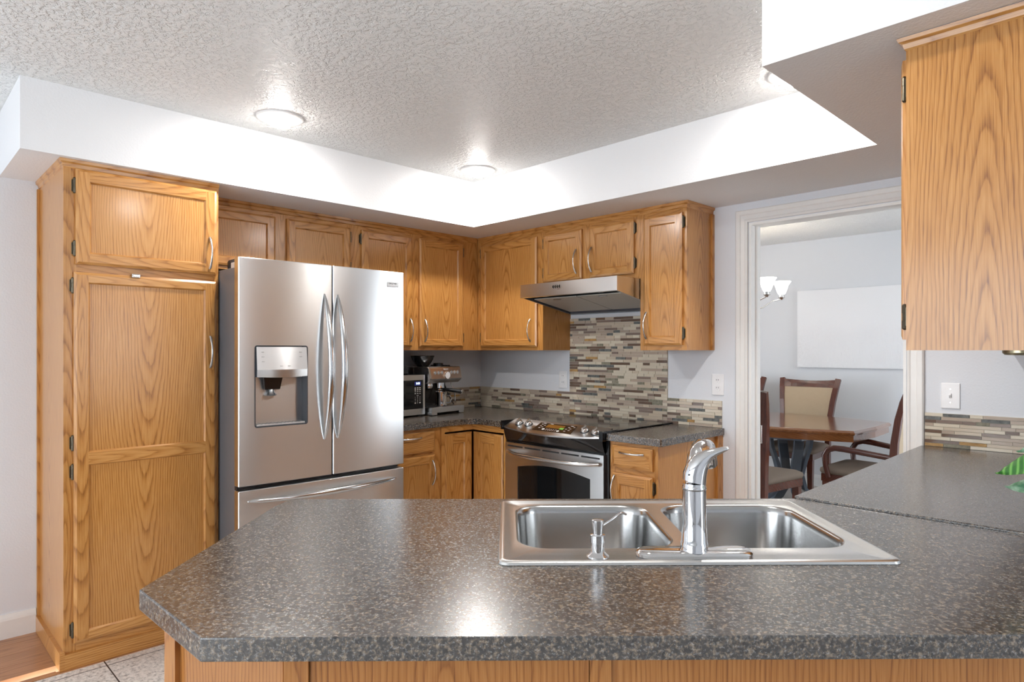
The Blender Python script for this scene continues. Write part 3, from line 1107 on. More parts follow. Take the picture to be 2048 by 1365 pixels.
worktop('countertop', 'grey speckled corner countertop under the microwave and coffee machine',
        [(0.002, -1.303), (0.655, -1.303), (0.655, -0.700), (0.675, -0.668), (0.705, -0.655), (0.957, -0.655), (0.957, -0.002), (0.002, -0.002)])
worktop('countertop', 'small grey speckled countertop with a cut front corner, right of the stove',
        [(1.742, -0.665), (2.070, -0.665), (2.076, -0.655), (2.066, -0.002), (1.742, -0.002)])
pen = [uv(*p) for p in ((2.813, -3.077), (3.936, -1.910), (3.936, -1.612), (3.652, -1.612), (3.652, -1.4785), (3.064, -1.4785), (2.022, -2.553), (2.085, -2.635), (2.523, -3.085))]
hole = [(0.478, 0.365), (0.478, 0.855), (1.256, 0.855), (1.256, 0.365)]
worktop('countertop', 'large grey speckled peninsula countertop holding the sink, its near corner cut off', pen, hole[::-1], loc=PO, rot=PR)
b = worktop('countertop', 'grey speckled right counter section with its seam edge lifted above the peninsula',
            [(3.036, -0.002), (3.058, -1.4745), (3.664, -1.4745), (3.664, -0.002)], z0=BT + 0.0018, z1=CT + 0.006)


# ------------------------------------------------------------------ mosaic backsplash
TM = ['grout', 'tile_cream', 'tile_taupe', 'tile_brown', 'tile_sand', 'tile_mauve', 'slate_grey', 'slate_green', 'slate_rust']
TW = [0, 26, 17, 12, 16, 10, 8, 8, 4]


def mosaic(b, a0, a1, z0, z1, put, rows):
    """put(s0, s1, d0, d1, z0, z1, mat): place a box along the wall"""
    put(a0, a1, 0.0005, 0.0052, z0, z1, 0)
    p = (z1 - z0) / rows
    for r in range(rows):
        za, zb = z0 + r * p + 0.0010, z0 + (r + 1) * p - 0.0010
        s = a0 - random.uniform(0, 0.05)
        while s < a1 - 0.004:
            w = random.choice((0.046, 0.046, 0.072, 0.098, 0.098, 0.147))
            e = min(s + w, a1)
            if e - max(s, a0) > 0.008:
                m = random.choices(range(9), TW)[0]
                if m >= 6 and w > 0.1:
                    m = 2
                d = 0.0086 if m < 6 else 0.0095
                put(max(s, a0), e, 0.0052, d + random.uniform(-0.0004, 0.0004), za, zb, m)
            s = e + 0.002


b = MB()
P = 0.155 / 9
mosaic(b, 0.0085, 0.927, CT + 0.0005, 1.069, lambda s0, s1, d0, d1, z0, z1, m: b.box(s0, s1, -d1, -d0, z0, z1, m, skip='k'), 9)
rows = 38
mosaic(b, 0.9272, 1.699, CT + 0.0005, 1.570, lambda s0, s1, d0, d1, z0, z1, m: b.box(s0, s1, -d1, -d0, z0, z1, m, skip='k'), rows)
mosaic(b, 1.6992, 2.052, CT + 0.0005, 1.067, lambda s0, s1, d0, d1, z0, z1, m: b.box(s0, s1, -d1, -d0, z0, z1, m, skip='k'), 9)
o = obj('tile_backsplash', b, TM)
tag(o, 'brown and cream glass mosaic backsplash rising behind the stove', 'backsplash')
b = MB()
mosaic(b, -1.300, -0.010, CT + 0.0005, 1.069, lambda s0, s1, d0, d1, z0, z1, m: b.box(d0, d1, s0, s1, z0, z1, m, skip='l'), 9)
o = obj('tile_backsplash', b, TM)
tag(o, 'low mosaic tile strip behind the coffee machine on the refrigerator wall', 'backsplash')
b = MB()
mosaic(b, 3.049, 3.655, CT + 0.0065, 1.071, lambda s0, s1, d0, d1, z0, z1, m: b.box(s0, s1, -d1, -d0, z0, z1, m, skip='k'), 10)
o = obj('tile_backsplash', b, TM)
tag(o, 'low mosaic tile strip below the light switch, right of the doorway', 'backsplash')
b = MB(); b.box(0.945, 1.690, -0.012, -0.0005, 1.572, 1.592)
o = obj('caulk_strip', b, 'caulk')
tag(o, 'ragged white caulk line above the tiles, under the range hood', 'caulk strip')


# outlets and switch
def outlet(x, z, label):
    t = thing('wall_outlet', label, 'outlet', (x, 0, z), 0, 'white wall outlets')
    b = MB(); b.box(-0.037, 0.037, -0.006, -0.0004, -0.060, 0.060)
    obj('cover_plate', b, 'plate_white', t, bevel=0.003)
    for zz in (-0.022, 0.022):
        b = MB()
        b.lathe([(0.0165, 0), (0.0165, 0.002)], n=20)
        o = obj('socket', b, 'plate_white', t, (0, -0.006, zz), (PI / 2, 0, 0))
        b = MB()
        for q in (-0.006, 0.006):
            b.box(q - 0.0012, q + 0.0012, -0.0086, -0.008, zz + 0.001, zz + 0.009)
        b.lathe([(0.0022, 0.0), (0.0022, 0.0006)], (0, -0.0083, zz - 0.007), 10)
        obj('slot', b, 'slot_dark', t)


outlet(0.863, 1.150, 'white wall outlet left of the stove backsplash')
outlet(2.026, 1.159, 'white wall outlet between the small right counter and the doorway')
t = thing('light_switch', 'white toggle light switch right of the doorway', 'light switch', (3.147, 0, 1.151))
b = MB(); b.box(-0.036, 0.036, -0.006, -0.0004, -0.057, 0.057)
obj('cover_plate', b, 'plate_white', t, bevel=0.003)
b = MB(); b.loft([[(-0.005, -0.006, -0.010), (0.005, -0.006, -0.010), (0.005, -0.006, 0.010), (-0.005, -0.006, 0.010)], [(-0.004, -0.016, 0.003), (0.004, -0.016, 0.003), (0.004, -0.015, 0.010), (-0.004, -0.015, 0.010)]])
obj('toggle', b, 'plate_white', t)
for zz in (-0.030, 0.030):
    b = MB(); b.lathe([(0.003, 0.0), (0.003, 0.001)], n=10)
    obj('screw', b, 'nickel', t, (0, -0.006, zz), (PI / 2, 0, 0))

# ------------------------------------------------------------------ refrigerator (local: x along the wall, front faces -y)
FY0, FW = -2.233, 0.915
t = thing('refrigerator', 'stainless steel french door refrigerator with bottom freezer and dispenser', 'refrigerator', (0.03, FY0, 0), LW)
FB = 0.766 - 0.03          # body depth
FD = 0.838 - 0.03          # door front
b = MB(); b.box(0.0145, FW - 0.004, -FB, 0, 0.03, 1.745)
obj('body', b, 'grey_side', t, bevel=0.004)
b = MB(); b.box(0.03, FW - 0.03, -FB + 0.02, -0.05, 0.001, 0.03); b.box(0.01, FW - 0.01, -FB - 0.02, -FB, 0.02, 0.06)
obj('base_grille', b, 'black_plastic', t)
DB = -FB - 0.024
bul = 0.012


def yf(x):
    s = x / FW
    return -FD - bul * (1 - (2 * s - 1) ** 2) + bul * 0.25


def fridge_front(x0, x1, z0, z1, hole=None, edge=0.003):
    b = MB()
    N = 14
    xs = [x0 + edge + (x1 - x0 - 2 * edge) * k / N for k in range(N + 1)]
    zs = [z0 + edge, z1 - edge]
    if hole:
        hx0, hx1, hz0, hz1 = hole
        xs = sorted([x for x in xs if all(abs(x - q) > 0.012 for q in (hx0, hx1))] + [hx0, hx1])
        zs = [z0 + edge, hz0, hz1, z1 - edge]
    for i in range(len(xs) - 1):
        for j in range(len(zs) - 1):
            xm, zm = (xs[i] + xs[i + 1]) / 2, (zs[j] + zs[j + 1]) / 2
            if hole and hx0 < xm < hx1 and hz0 < zm < hz1:
                continue
            b.poly([(xs[i], yf(xs[i]), zs[j]), (xs[i + 1], yf(xs[i + 1]), zs[j]), (xs[i + 1], yf(xs[i + 1]), zs[j + 1]), (xs[i], yf(xs[i]), zs[j + 1])])
    # rolled edges and sides
    def rim(pts_in, pts_mid, pts_back):
        for A, B in ((pts_in, pts_mid), (pts_mid, pts_back)):
            for k in range(len(A) - 1):
                b.poly([A[k], A[k + 1], B[k + 1], B[k]])
    inn = [(x, yf(x), z1 - edge) for x in xs]
    rim(inn, [(min(max(x, x0), x1), yf(x) + edge, z1) for x in xs], [(x, DB, z1) for x in xs])
    inn = [(x, yf(x), z0 + edge) for x in reversed(xs)]
    rim(inn, [(x, yf(x) + edge, z0) for x in reversed(xs)], [(x, DB, z0) for x in reversed(xs)])
    for xe, xi in ((x0, xs[0]), (x1, xs[-1])):
        zz = [z0 + edge, z1 - edge]
        A = [(xi, yf(xi), z) for z in zz]
        Bm = [(xe, yf(xi) + edge, z) for z in (z0 + edge, z1 - edge)]
        Cb = [(xe, DB, z) for z in (z0 + edge, z1 - edge)]
        rim(A, Bm, Cb)
        for z, ze in ((z1 - edge, z1), (z0 + edge, z0)):
            b.poly([(xi, yf(xi), z), (xi, yf(xi) + edge, ze), (xe, yf(xi) + edge, z)])
            b.poly([(xe, yf(xi) + edge, z), (xi, yf(xi) + edge, ze), (xi, DB, ze), (xe, DB, z)])
    b.poly([(x0, DB, z0), (x0, DB, z1), (x1, DB, z1), (x1, DB, z0)])
    return b


HX = (0.077, 0.332, 0.994, 1.373)
SEAM = -1.762 - FY0
dl = obj('door', fridge_front(0.0, SEAM - 0.003, 0.722, 1.786, HX), 'brushed_steel', t, smooth=35)
dr_ = obj('door', fridge_front(SEAM + 0.003, FW, 0.722, 1.786), 'brushed_steel', t, smooth=35)
fz = obj('freezer_drawer', fridge_front(0.0, FW, 0.065, 0.702), 'brushed_steel', t, smooth=35)
b = MB(); b.box(0.01, FW - 0.01, -FB - 0.0235, -FB, 0.07, 1.775)
obj('gasket', b, 'black_plastic', t)
for xx in (0.03, FW - 0.13):
    b = MB(); b.box(xx, xx + 0.10, -FB - 0.022, -FB + 0.10, 1.7455, 1.776)
    obj('hinge_cover', b, 'silver_panel', t, bevel=0.004)


def fridge_handle(parent, x, side):
    b = MB()
    n = 25
    path, rad = [], []
    for k in range(n):
        s = k / (n - 1)
        q = math.sin(PI * s)
        path.append((x + side * 0.006 * q, yf(x) - 0.002 - 0.062 * q ** 0.8, 0.905 + 0.732 * s))
        rad.append((0.004 + 0.013 * q ** 0.6, 0.004 + 0.010 * q ** 0.5))
    b.sweep(path, rad, 14, ref=(0, 1, 0))
    return obj('handle', b, 'handle_steel', parent, smooth=60)


fridge_handle(dl, SEAM - 0.046, 1)
fridge_handle(dr_, SEAM + 0.028, 1)
b = MB()
path, rad = [], []
for k in range(25):
    s = k / 24
    q = math.sin(PI * s)
    x = 0.045 + 0.815 * s
    path.append((x, yf(x) - 0.002 - 0.050 * q ** 0.7, 0.650))
    rad.append((0.004 + 0.012 * q ** 0.5, 0.005 + 0.013 * q ** 0.5))
b.sweep(path, rad, 14, ref=(0, 1, 0))
obj('handle', b, 'handle_steel', fz, smooth=60)
# dispenser
hx0, hx1, hz0, hz1 = HX
yd = yf((hx0 + hx1) / 2)
b = MB()
ydp = yd + 0.095
b.poly([(hx0, yd + 0.004, hz0), (hx0, ydp, hz0), (hx0, ydp, hz1), (hx0, yd + 0.004, hz1)], 1)
b.poly([(hx1, yd + 0.004, hz0), (hx1, yd + 0.004, hz1), (hx1, ydp, hz1), (hx1, ydp, hz0)], 1)
b.poly([(hx0, yd, hz0), (hx1, yd, hz0), (hx1, ydp, hz0), (hx0, ydp, hz0)], 1)
b.poly([(hx0, yd, hz1), (hx0, ydp, hz1), (hx1, ydp, hz1), (hx1, yd, hz1)], 1)
nn_ = 8
R1 = [[(hx0 + 0.014 + (hx1 - hx0 - 0.075) * k / nn_, ydp - 0.004 - 0.018 * math.cos(PI * (k / nn_ - 0.5)) * (1 - zf), hz0 + 0.004 + (hz1 - hz0 - 0.02) * zf) for k in range(nn_ + 1)] for zf in (0, 0.3, 0.6, 1)]
b.loft(R1, 0, closed=False)
b.poly([(hx0, ydp, hz0), (hx1, ydp, hz0), (hx1, ydp, hz1), (hx0, ydp, hz1)], 1)
obj('dispenser_cavity', b, ['cavity_steel', 'dark_grey'], dl, smooth=40)
b = MB()
loopo = rrect(hx0 - 0.004, hx1 + 0.004, hz0 - 0.004, hz1 + 0.004, 0.012)
loopi = rrect(hx0 + 0.001, hx1 - 0.001, hz0 + 0.001, hz1 - 0.001, 0.010)
for k in range(len(loopo)):
    j = (k + 1) % len(loopo)
    a0, a1, c0, c1 = loopo[k], loopo[j], loopi[k], loopi[j]
    b.poly([(a0[0], yf(a0[0]) - 0.0012, a0[1]), (a1[0], yf(a1[0]) - 0.0012, a1[1]), (c1[0], yf(c1[0]) - 0.0008, c1[1]), (c0[0], yf(c0[0]) - 0.0008, c0[1])])
    b.poly([(c0[0], yf(c0[0]) - 0.0008, c0[1]), (c1[0], yf(c1[0]) - 0.0008, c1[1]), (c1[0], yd + 0.008, c1[1]), (c0[0], yd + 0.008, c0[1])])
obj('dispenser_frame', b, 'dark_grey', dl)
b = MB()
N = 8
top = [(hx0 + 0.002 + (hx1 - hx0 - 0.004) * k / N, yd - 0.003, hz1 - 0.003) for k in range(N + 1)]
mid = [(p[0], yd - 0.012 - 0.016 * math.sin(PI * k / N), 1.262) for k, p in enumerate(top)]
low = [(p[0], yd - 0.010 - 0.015 * math.sin(PI * k / N), 1.228 - 0.004 * math.sin(PI * k / N)) for k, p in enumerate(top)]
bk = [(p[0], yd + 0.03, 1.228) for p in top]
b.loft([top, mid], 0, closed=False)
for r0, r1 in ((top, mid), (mid, low)):
    for s in (0, -1):
        b.poly([r0[s], r1[s], (r1[s][0], yd + 0.01, r1[s][2]), (r0[s][0], yd + 0.01, r0[s][2])], 1)
obj('dispenser_panel', b, ['silver_panel', 'dark_grey'], dl, smooth=30)
b = MB(); b.loft([mid, low, bk], 0, closed=False)
obj('dispenser_lip', b, 'nickel', dl, smooth=30)
for k, (fx_, fz_) in enumerate(((0.12, 0.25), (0.12, 0.45), (0.12, 0.65), (0.86, 0.25), (0.86, 0.45), (0.45, 0.85), (0.6, 0.85))):
    b = MB()
    xx = hx0 + (hx1 - hx0) * fx_
    zz = hz1 - (hz1 - 1.262) * fz_
    yy = yd - 0.003 - (0.009 + 0.016 * math.sin(PI * fx_)) * fz_ - 0.001
    b.box(xx - 0.006, xx + 0.006, yy - 0.0004, yy + 0.002, zz - 0.0015, zz + 0.0015)
    obj('control_mark', b, 'faint_mark', dl)
b = MB()
b.loft([[(0.125 + q, yd + 0.020 + r, 1.228) for q, r in ((0, 0), (0.095, 0), (0.085, 0.055), (0.01, 0.055))], [(0.135 + q, yd + 0.030 + r, 1.165) for q, r in ((0, 0), (0.075, 0), (0.068, 0.04), (0.007, 0.04))]])
obj('dispenser_nozzle', b, 'black_gloss', dl, bevel=0.003)
b = MB(); b.lathe([(0.014, 0.0), (0.017, -0.02), (0.030, -0.032), (0.026, -0.036)], (0.168, yd + 0.045, 1.172), 20)
obj('dispenser_paddle', b, 'cavity_steel', dl, smooth=40)
b = MB(); b.box(hx0 + 0.006, hx1 - 0.006, yd + 0.006, ydp - 0.01, hz0 + 0.002, hz0 + 0.010)
for k in range(12):
    x = hx0 + 0.014 + k * 0.019
    b.box(x, x + 0.006, yd + 0.012, ydp - 0.016, hz0 + 0.010, hz0 + 0.0112, 1)
obj('drip_tray', b, ['silver_panel', 'dark_grey'], dl, bevel=0.001)
# badge
bx_ = -1.395 - FY0
b = MB(); b.loft([[(bx_ + p[0], yf(bx_) + 0.001 - d, 1.7135 + p[1]) for p in rrect(-0.036 + s, 0.036 - s, -0.013 + s, 0.013 - s, 0.004)] for d, s in ((0, 0), (0.004, 0), (0.005, 0.002))])
bd = obj('badge', b, 'nickel', dr_)
text('badge_lettering', 'FRIGIDAIRE', 0.0105, 'slot_dark', dr_, (bx_, yf(bx_) - 0.0042, 1.7195), (PI / 2, 0, 0))
b = MB(); b.box(bx_ - 0.028, bx_ + 0.028, yf(bx_) - 0.0052, yf(bx_) - 0.0035, 1.703, 1.711)
obj('badge_stripe', b, 'plate_white', dr_)

# dark bag on the refrigerator
b = MB()
rings = []
for k, (zz, sc_) in enumerate(((0.0, 0.9), (0.02, 1.0), (0.045, 0.85), (0.06, 0.5), (0.066, 0.2))):
    rings.append([((0.10 + 0.02 * math.sin(3 * a + k)) * sc_ * math.cos(a), (0.10 + 0.02 * math.cos(2 * a + k)) * sc_ * math.sin(a), zz + 0.006 * math.sin(4 * a)*(k > 0)) for a in [2 * PI * i / 20 for i in range(20)]])
b.loft(rings)
o = obj('folded_bag', b, 'bag_black', None, (0.56, -2.085, 1.7465), smooth=50)
tag(o, 'crumpled black bag lying on top of the refrigerator', 'bag')

# ------------------------------------------------------------------ range hood
t = thing('range_hood', 'stainless steel under-cabinet range hood over the stove', 'range hood', (0, 0, 0))
hx0, hx1 = 0.938, 1.690
yF, zT, zB, zW = -0.500, 1.7665, 1.686, 1.596
b = MB()
prof = [(-0.002, zT), (yF, zT), (yF, zB), (-0.002, zW)]
b.poly([(hx0, *p) for p in prof])
b.poly([(hx1, *p) for p in reversed(prof)])
for k in (0, 1):
    p, q = prof[k], prof[k + 1]
    b.poly([(hx0, *p), (hx1, *p), (hx1, *q), (hx0, *q)])
# inner lip of the open underside
w = 0.014
def low_z(y):
    return zB + (y - yF) / (-0.002 - yF) * (zW - zB)
rim_o = [(hx0, yF), (hx1, yF), (hx1, -0.002), (hx0, -0.002)]
rim_i = [(hx0 + w, yF + w), (hx1 - w, yF + w), (hx1 - w, -0.03), (hx0 + w, -0.03)]
for k in range(4):
    j = (k + 1) % 4
    b.poly([(*rim_o[k], low_z(rim_o[k][1])), (*rim_o[j], low_z(rim_o[j][1])), (*rim_i[j], low_z(rim_i[j][1])), (*rim_i[k], low_z(rim_i[k][1]))])
    b.poly([(*rim_i[k], low_z(rim_i[k][1])), (*rim_i[j], low_z(rim_i[j][1])), (*rim_i[j], low_z(rim_i[j][1]) + 0.03), (*rim_i[k], low_z(rim_i[k][1]) + 0.03)], 1)
b.poly([(x, y, low_z(y) + 0.03) for x, y in rim_i], 1)
obj('canopy', b, ['brushed_steel', 'dark_grey'], t)
xm = (hx0 + hx1) / 2
for x0, x1 in ((hx0 + 0.022, xm - 0.004), (xm + 0.004, hx1 - 0.022)):
    b = MB()
    f0, f1 = yF + 0.105, -0.045
    b.loft([[(x0, y, low_z(y) + 0.012 + d) for d in (0, 0.006)] + [(x1, y, low_z(y) + 0.012 + d) for d in (0.006, 0)] for y in (f0, f1)])
    fl = obj('filter', b, 'hood_filter', t, bevel=0.001)
    b = MB(); c = ((x0 + x1) / 2, f0 + 0.02)
    b.box(c[0] - 0.03, c[0] + 0.03, c[1], c[1] + 0.012, low_z(c[1]) + 0.007, low_z(c[1]) + 0.0105)
    obj('filter_tab', b, 'nickel', fl)
for x in (hx0 + 0.16, hx1 - 0.16):
    b = MB(); b.lathe([(0.026, 0.012), (0.026, 0.0), (0.015, -0.003)], (x, yF + 0.055, low_z(yF + 0.055) + 0.014), 20)
    obj('lamp_lens', b, 'plate_white', t)
for k in range(4):
    x = 1.216 + 0.0165 * k
    b = MB()
    b.loft([[(x + p[0], yF - d, 1.737 + p[1]) for p in ((-0.0035, 0.0), (0.0035, -0.011), (0.0050, 0.002), (0.0035, 0.011))] for d in (0, 0.003)])
    o = obj('button', b, 'black_gloss', t)
b = MB(); b.box(1.250, 1.268, yF - 0.0006, yF, 1.7195, 1.7215)
obj('button_mark', b, 'dark_grey', t)

# ------------------------------------------------------------------ stove
t = thing('stove', 'stainless steel slide-in stove with black glass cooktop', 'stove', (0, 0, 0))
sx0, sx1 = 0.962, 1.722
b = MB(); b.box(sx0 + 0.004, sx1 - 0.004, -0.600, -0.012, 0.06, 0.900)
b.box(sx0 + 0.03, sx1 - 0.03, -0.56, -0.05, 0.002, 0.06)
obj('body', b, 'black_plastic', t)
b = MB(); b.box(sx0 - 0.0030, sx1 + 0.018, -0.575, -0.010, CT + 0.0015, CT + 0.009)
ck = obj('cooktop', b, 'black_gloss', t, bevel=0.003)
for cx_, cy_, r_ in ((1.15, -0.42, 0.11), (1.53, -0.42, 0.09), (1.15, -0.17, 0.08), (1.53, -0.17, 0.11)):
    b = MB()
    n = 36
    for k in range(n):
        a0, a1 = 2 * PI * k / n, 2 * PI * (k + 1) / n
        b.poly([(cx_ + r * math.cos(a), cy_ + r * math.sin(a), CT + 0.0094) for r, a in ((r_, a0), (r_, a1), (r_ - 0.004, a1), (r_ - 0.004, a0))])
    obj('burner_ring', b, 'dark_grey', ck)


def slope_z(y):
    return 0.930 + 0.346 * (y + 0.57)


NP = 24
def bow(s):
    return 0.045 * math.sin(PI * s) ** 0.9
front = [(sx0 + 0.012 + (sx1 - sx0 - 0.024) * k / NP, -0.678 - bow(k / NP)) for k in range(NP + 1)]
back = [(0.972 + (1.712 - 0.972) * k / NP, -0.568) for k in range(NP + 1)]
b = MB()
R0 = [(p[0], p[1], CT + 0.001) for p in back]
R1 = [(p[0], p[1], slope_z(p[1])) for p in back]
R2 = [(p[0], p[1], slope_z(p[1])) for p in front]
R3 = [(p[0], p[1] - 0.003, slope_z(p[1]) - 0.008) for p in front]
R4 = [(p[0], p[1] + 0.012, slope_z(p[1]) - 0.012) for p in front]
b.loft([R0, R1, R2, R3, R4], 0, closed=False)
cp = obj('control_panel', b, 'brushed_steel', t, smooth=30)
b = MB()
F1 = [(p[0] + (0.0), p[1] + 0.004, slope_z(p[1]) - 0.006) for p in front]
F1[0] = (sx0 + 0.002, F1[0][1], F1[0][2]); F1[-1] = (sx1 - 0.002, F1[-1][1], F1[-1][2])
F2 = [(p[0], p[1] * 0.55 + 0.45 * -0.655, 0.845) for p in F1]
F3 = [(p[0], p[1] * 0.1 + 0.9 * -0.648, 0.806) for p in F1]
F4 = [(p[0], -0.60, 0.800) for p in F1]
b.loft([F1, F2, F3, F4], 0, closed=False)
b.box(sx0 - 0.004, sx0 + 0.009, -0.690, -0.560, 0.872, 0.925)
b.box(sx1 - 0.009, sx1 + 0.016, -0.690, -0.560, 0.872, 0.925)
b.box(sx0, sx1, -0.640, -0.6, 0.793, 0.90)
b.box(sx1 - 0.006, sx1 + 0.020, -0.640, -0.57, 0.05, 0.872)
obj('front_fascia', b, 'black_gloss', t, smooth=30)


def on_slope(x, y, up=0.0):
    return (x, y, slope_z(y) + up)


ang = math.atan(0.346)
for x, y in ((1.062, -0.632), (1.140, -0.632), (1.572, -0.636), (1.656, -0.646)):
    b = MB()
    b.lathe([(0.026, 0.0), (0.026, 0.003), (0.022, 0.004)], n=24, mat=1)
    b.lathe([(0.022, 0.004), (0.0215, 0.014), (0.017, 0.020), (0.008, 0.022)], n=24)
    b.loft([[(q * 0.0055, -0.023 * s, 0.012) for q, s in ((-1, 1), (1, 1), (1, -1), (-1, -1))], [(q * 0.0035, -0.020 * s, 0.031) for q, s in ((-1, 1), (1, 1), (1, -1), (-1, -1))]])
    obj('knob', b, ['nickel', 'black_plastic'], t, on_slope(x, y, 0.0005), (ang, 0, R_(12)), smooth=35)
dsp = MB()
dsp.loft([[(x, y, slope_z(y) + u) for x, y in ((1.215, -0.683), (1.512, -0.687), (1.483, -0.592), (1.203, -0.592))] for u in (0.0002, 0.0025)])
dd = obj('display', dsp, 'display_brown', cp, bevel=0.001)


def pad(name, x, y, w, h, mat):
    b = MB()
    b.loft([[(x + w * math.cos(2 * PI * k / 14), y + h * math.sin(2 * PI * k / 14), slope_z(y + h * math.sin(2 * PI * k / 14)) + u) for k in range(14)] for u in (0.0026, 0.0032)])
    return obj(name, b, mat, cp)


b = MB()
b.loft([[(x, y, slope_z(y) + u) for x, y in ((1.285, -0.645), (1.420, -0.645), (1.410, -0.606), (1.280, -0.606))] for u in (0.0026, 0.0030)])
obj('display_window', b, 'amber_lens', cp)
b = MB()
b.loft([[(x, y, slope_z(y) + u) for x, y in ((1.395, -0.652), (1.425, -0.652), (1.422, -0.634), (1.394, -0.634))] for u in (0.0031, 0.0036)])
obj('display_readout', b, 'button_green', cp)
pad('pad_button', 1.290, -0.667, 0.010, 0.008, 'button_white')
pad('pad_button', 1.405, -0.672, 0.010, 0.008, 'button_white')
for k in range(5):
    for j in range(2):
        pad('pad_button', 1.315 + 0.017 * k, -0.662 - 0.012 * j, 0.0045, 0.0035, 'button_pink')
for x, y in ((1.236, -0.612), (1.240, -0.632), (1.262, -0.622), (1.248, -0.655), (1.262, -0.645), (1.445, -0.618), (1.465, -0.632), (1.440, -0.640), (1.470, -0.652), (1.448, -0.664), (1.480, -0.612)):
    pad('pad_button', x, y, 0.008, 0.0035, 'button_pink')
for x in (1.245, 1.300, 1.455):
    pad('pad_button', x, -0.600, 0.012, 0.0022, 'button_white')
# oven door
yO = -0.658
b = MB()
xa, xb = 1.072, 1.628
za, zb_ = 0.330, 0.655
def arch(k, n=16):
    s = k / n
    return (xa + (xb - xa) * s, zb_ + 0.030 * math.sin(PI * s) - 0.012 * 0)
ar = [arch(k) for k in range(17)]
x0, x1, z0, z1 = sx0 + 0.003, sx1 - 0.003, 0.235, 0.793
b.poly([(x0, yO, z0), (x1, yO, z0), (x1, yO, za), (x0, yO, za)])
b.poly([(x0, yO, za), (xa, yO, za), (xa, yO, zb_), (x0, yO, zb_)])
b.poly([(xb, yO, za), (x1, yO, za), (x1, yO, zb_), (xb, yO, zb_)])
b.poly([(x0, yO, zb_), (xa, yO, zb_), (xa, yO, z1), (x0, yO, z1)])
b.poly([(xb, yO, zb_), (x1, yO, zb_), (x1, yO, z1), (xb, yO, z1)])
for k in range(16):
    b.poly([(ar[k][0], yO, ar[k][1]), (ar[k + 1][0], yO, ar[k + 1][1]), (ar[k + 1][0], yO, z1), (ar[k][0], yO, z1)])
    b.poly([(ar[k][0], yO, ar[k][1]), (ar[k][0], yO + 0.006, ar[k][1]), (ar[k + 1][0], yO + 0.006, ar[k + 1][1]), (ar[k + 1][0], yO, ar[k + 1][1])])
for x in (xa, xb):
    b.poly([(x, yO, za), (x, yO + 0.006, za), (x, yO + 0.006, zb_), (x, yO, zb_)])
b.poly([(xa, yO, za), (xb, yO, za), (xb, yO + 0.006, za), (xa, yO + 0.006, za)])
for f in ([(x0, yO, z0), (x0, yO + 0.035, z0), (x0, yO + 0.035, z1), (x0, yO, z1)], [(x1, yO, z0), (x1, yO, z1), (x1, yO + 0.035, z1), (x1, yO + 0.035, z0)],
          [(x0, yO, z1), (x0, yO + 0.035, z1), (x1, yO + 0.035, z1), (x1, yO, z1)], [(x0, yO, z0), (x1, yO, z0), (x1, yO + 0.035, z0), (x0, yO + 0.035, z0)]):
    b.poly(f)
od = obj('oven_door', b, 'brushed_steel', t)
b = MB()
b.poly([(x, yO + 0.005, z) for x, z in [(xa, za), (xb, za)] + ar[::-1]])
obj('oven_window', b, 'oven_glass', od)
for k in range(5):
    xv = 0.985 + 0.145 * k
    b = MB(); b.loft([[(xv + p[0], yO - d, 0.773 + p[1]) for p in rrect(0, 0.130, -0.0045, 0.0045, 0.0043, 4)] for d in (-0.001, 0.0008)])
    obj('vent_slot', b, 'slot_dark', od)
b = MB()
path, rad = [], []
for k in range(21):
    s = k / 20
    q = math.sin(PI * s)
    path.append((1.000 + 0.690 * s, yO - 0.006 - 0.060 * min(1, q * 1.9) ** 0.7 - 0.012 * q, 0.742 - 0.004 * q))
    rad.append((0.015, 0.012))
b.sweep(path, rad, 14, ref=(0, 0, 1))
obj('handle', b, 'nickel', od, smooth=50)
b = MB(); b.box(sx0 + 0.003, sx1 - 0.003, yO, yO + 0.035, 0.075, 0.225)
obj('storage_drawer', b, 'brushed_steel', t, bevel=0.004)

# ------------------------------------------------------------------ microwave
mw_a = R_(7)
t = thing('microwave', 'black and stainless countertop microwave beside the refrigerator', 'microwave', (0.325, -0.790, CT + 0.0005), 0)
t.rotation_euler = (0, 0, PI / 2 + mw_a)          # local -y faces the room, local x to the right in view
MW, MD, MZ0, MZ1 = 0.46, 0.290, 0.012, 0.276
b = MB(); b.box(-MW, 0, 0.012, MD, MZ0, MZ1)
obj('case', b, 'black_plastic', t, bevel=0.004)
b = MB()
b.box(-MW, 0, 0.0, 0.012, MZ1 - 0.034, MZ1); b.box(-MW, 0, 0, 0.012, MZ0, MZ0 + 0.040); b.box(-0.018, 0, 0, 0.012, MZ0 + 0.040, MZ1 - 0.034); b.box(-MW, -MW + 0.03, 0, 0.012, MZ0 + 0.04, MZ1 - 0.034)
obj('front_trim', b, 'brushed_steel', t)
b = MB(); b.box(-0.100, -0.018, 0.002, 0.012, MZ0 + 0.040, MZ1 - 0.034)
cpn = obj('keypad', b, 'black_gloss', t)
b = MB(); b.box(-MW + 0.03, -0.102, 0.001, 0.012, MZ0 + 0.040, MZ1 - 0.034)
obj('door', b, 'oven_glass', t)
b = MB(); b.box(-0.092, -0.036, 0.0012, 0.002, MZ1 - 0.070, MZ1 - 0.044)
obj('clock_display', b, 'display_blue', cpn)
text('clock_digits', '0:00', 0.020, 'display_digits', cpn, (-0.062, 0.0009, MZ1 - 0.057), (PI / 2, 0, 0), 0.0002)
zz = MZ1 - 0.086
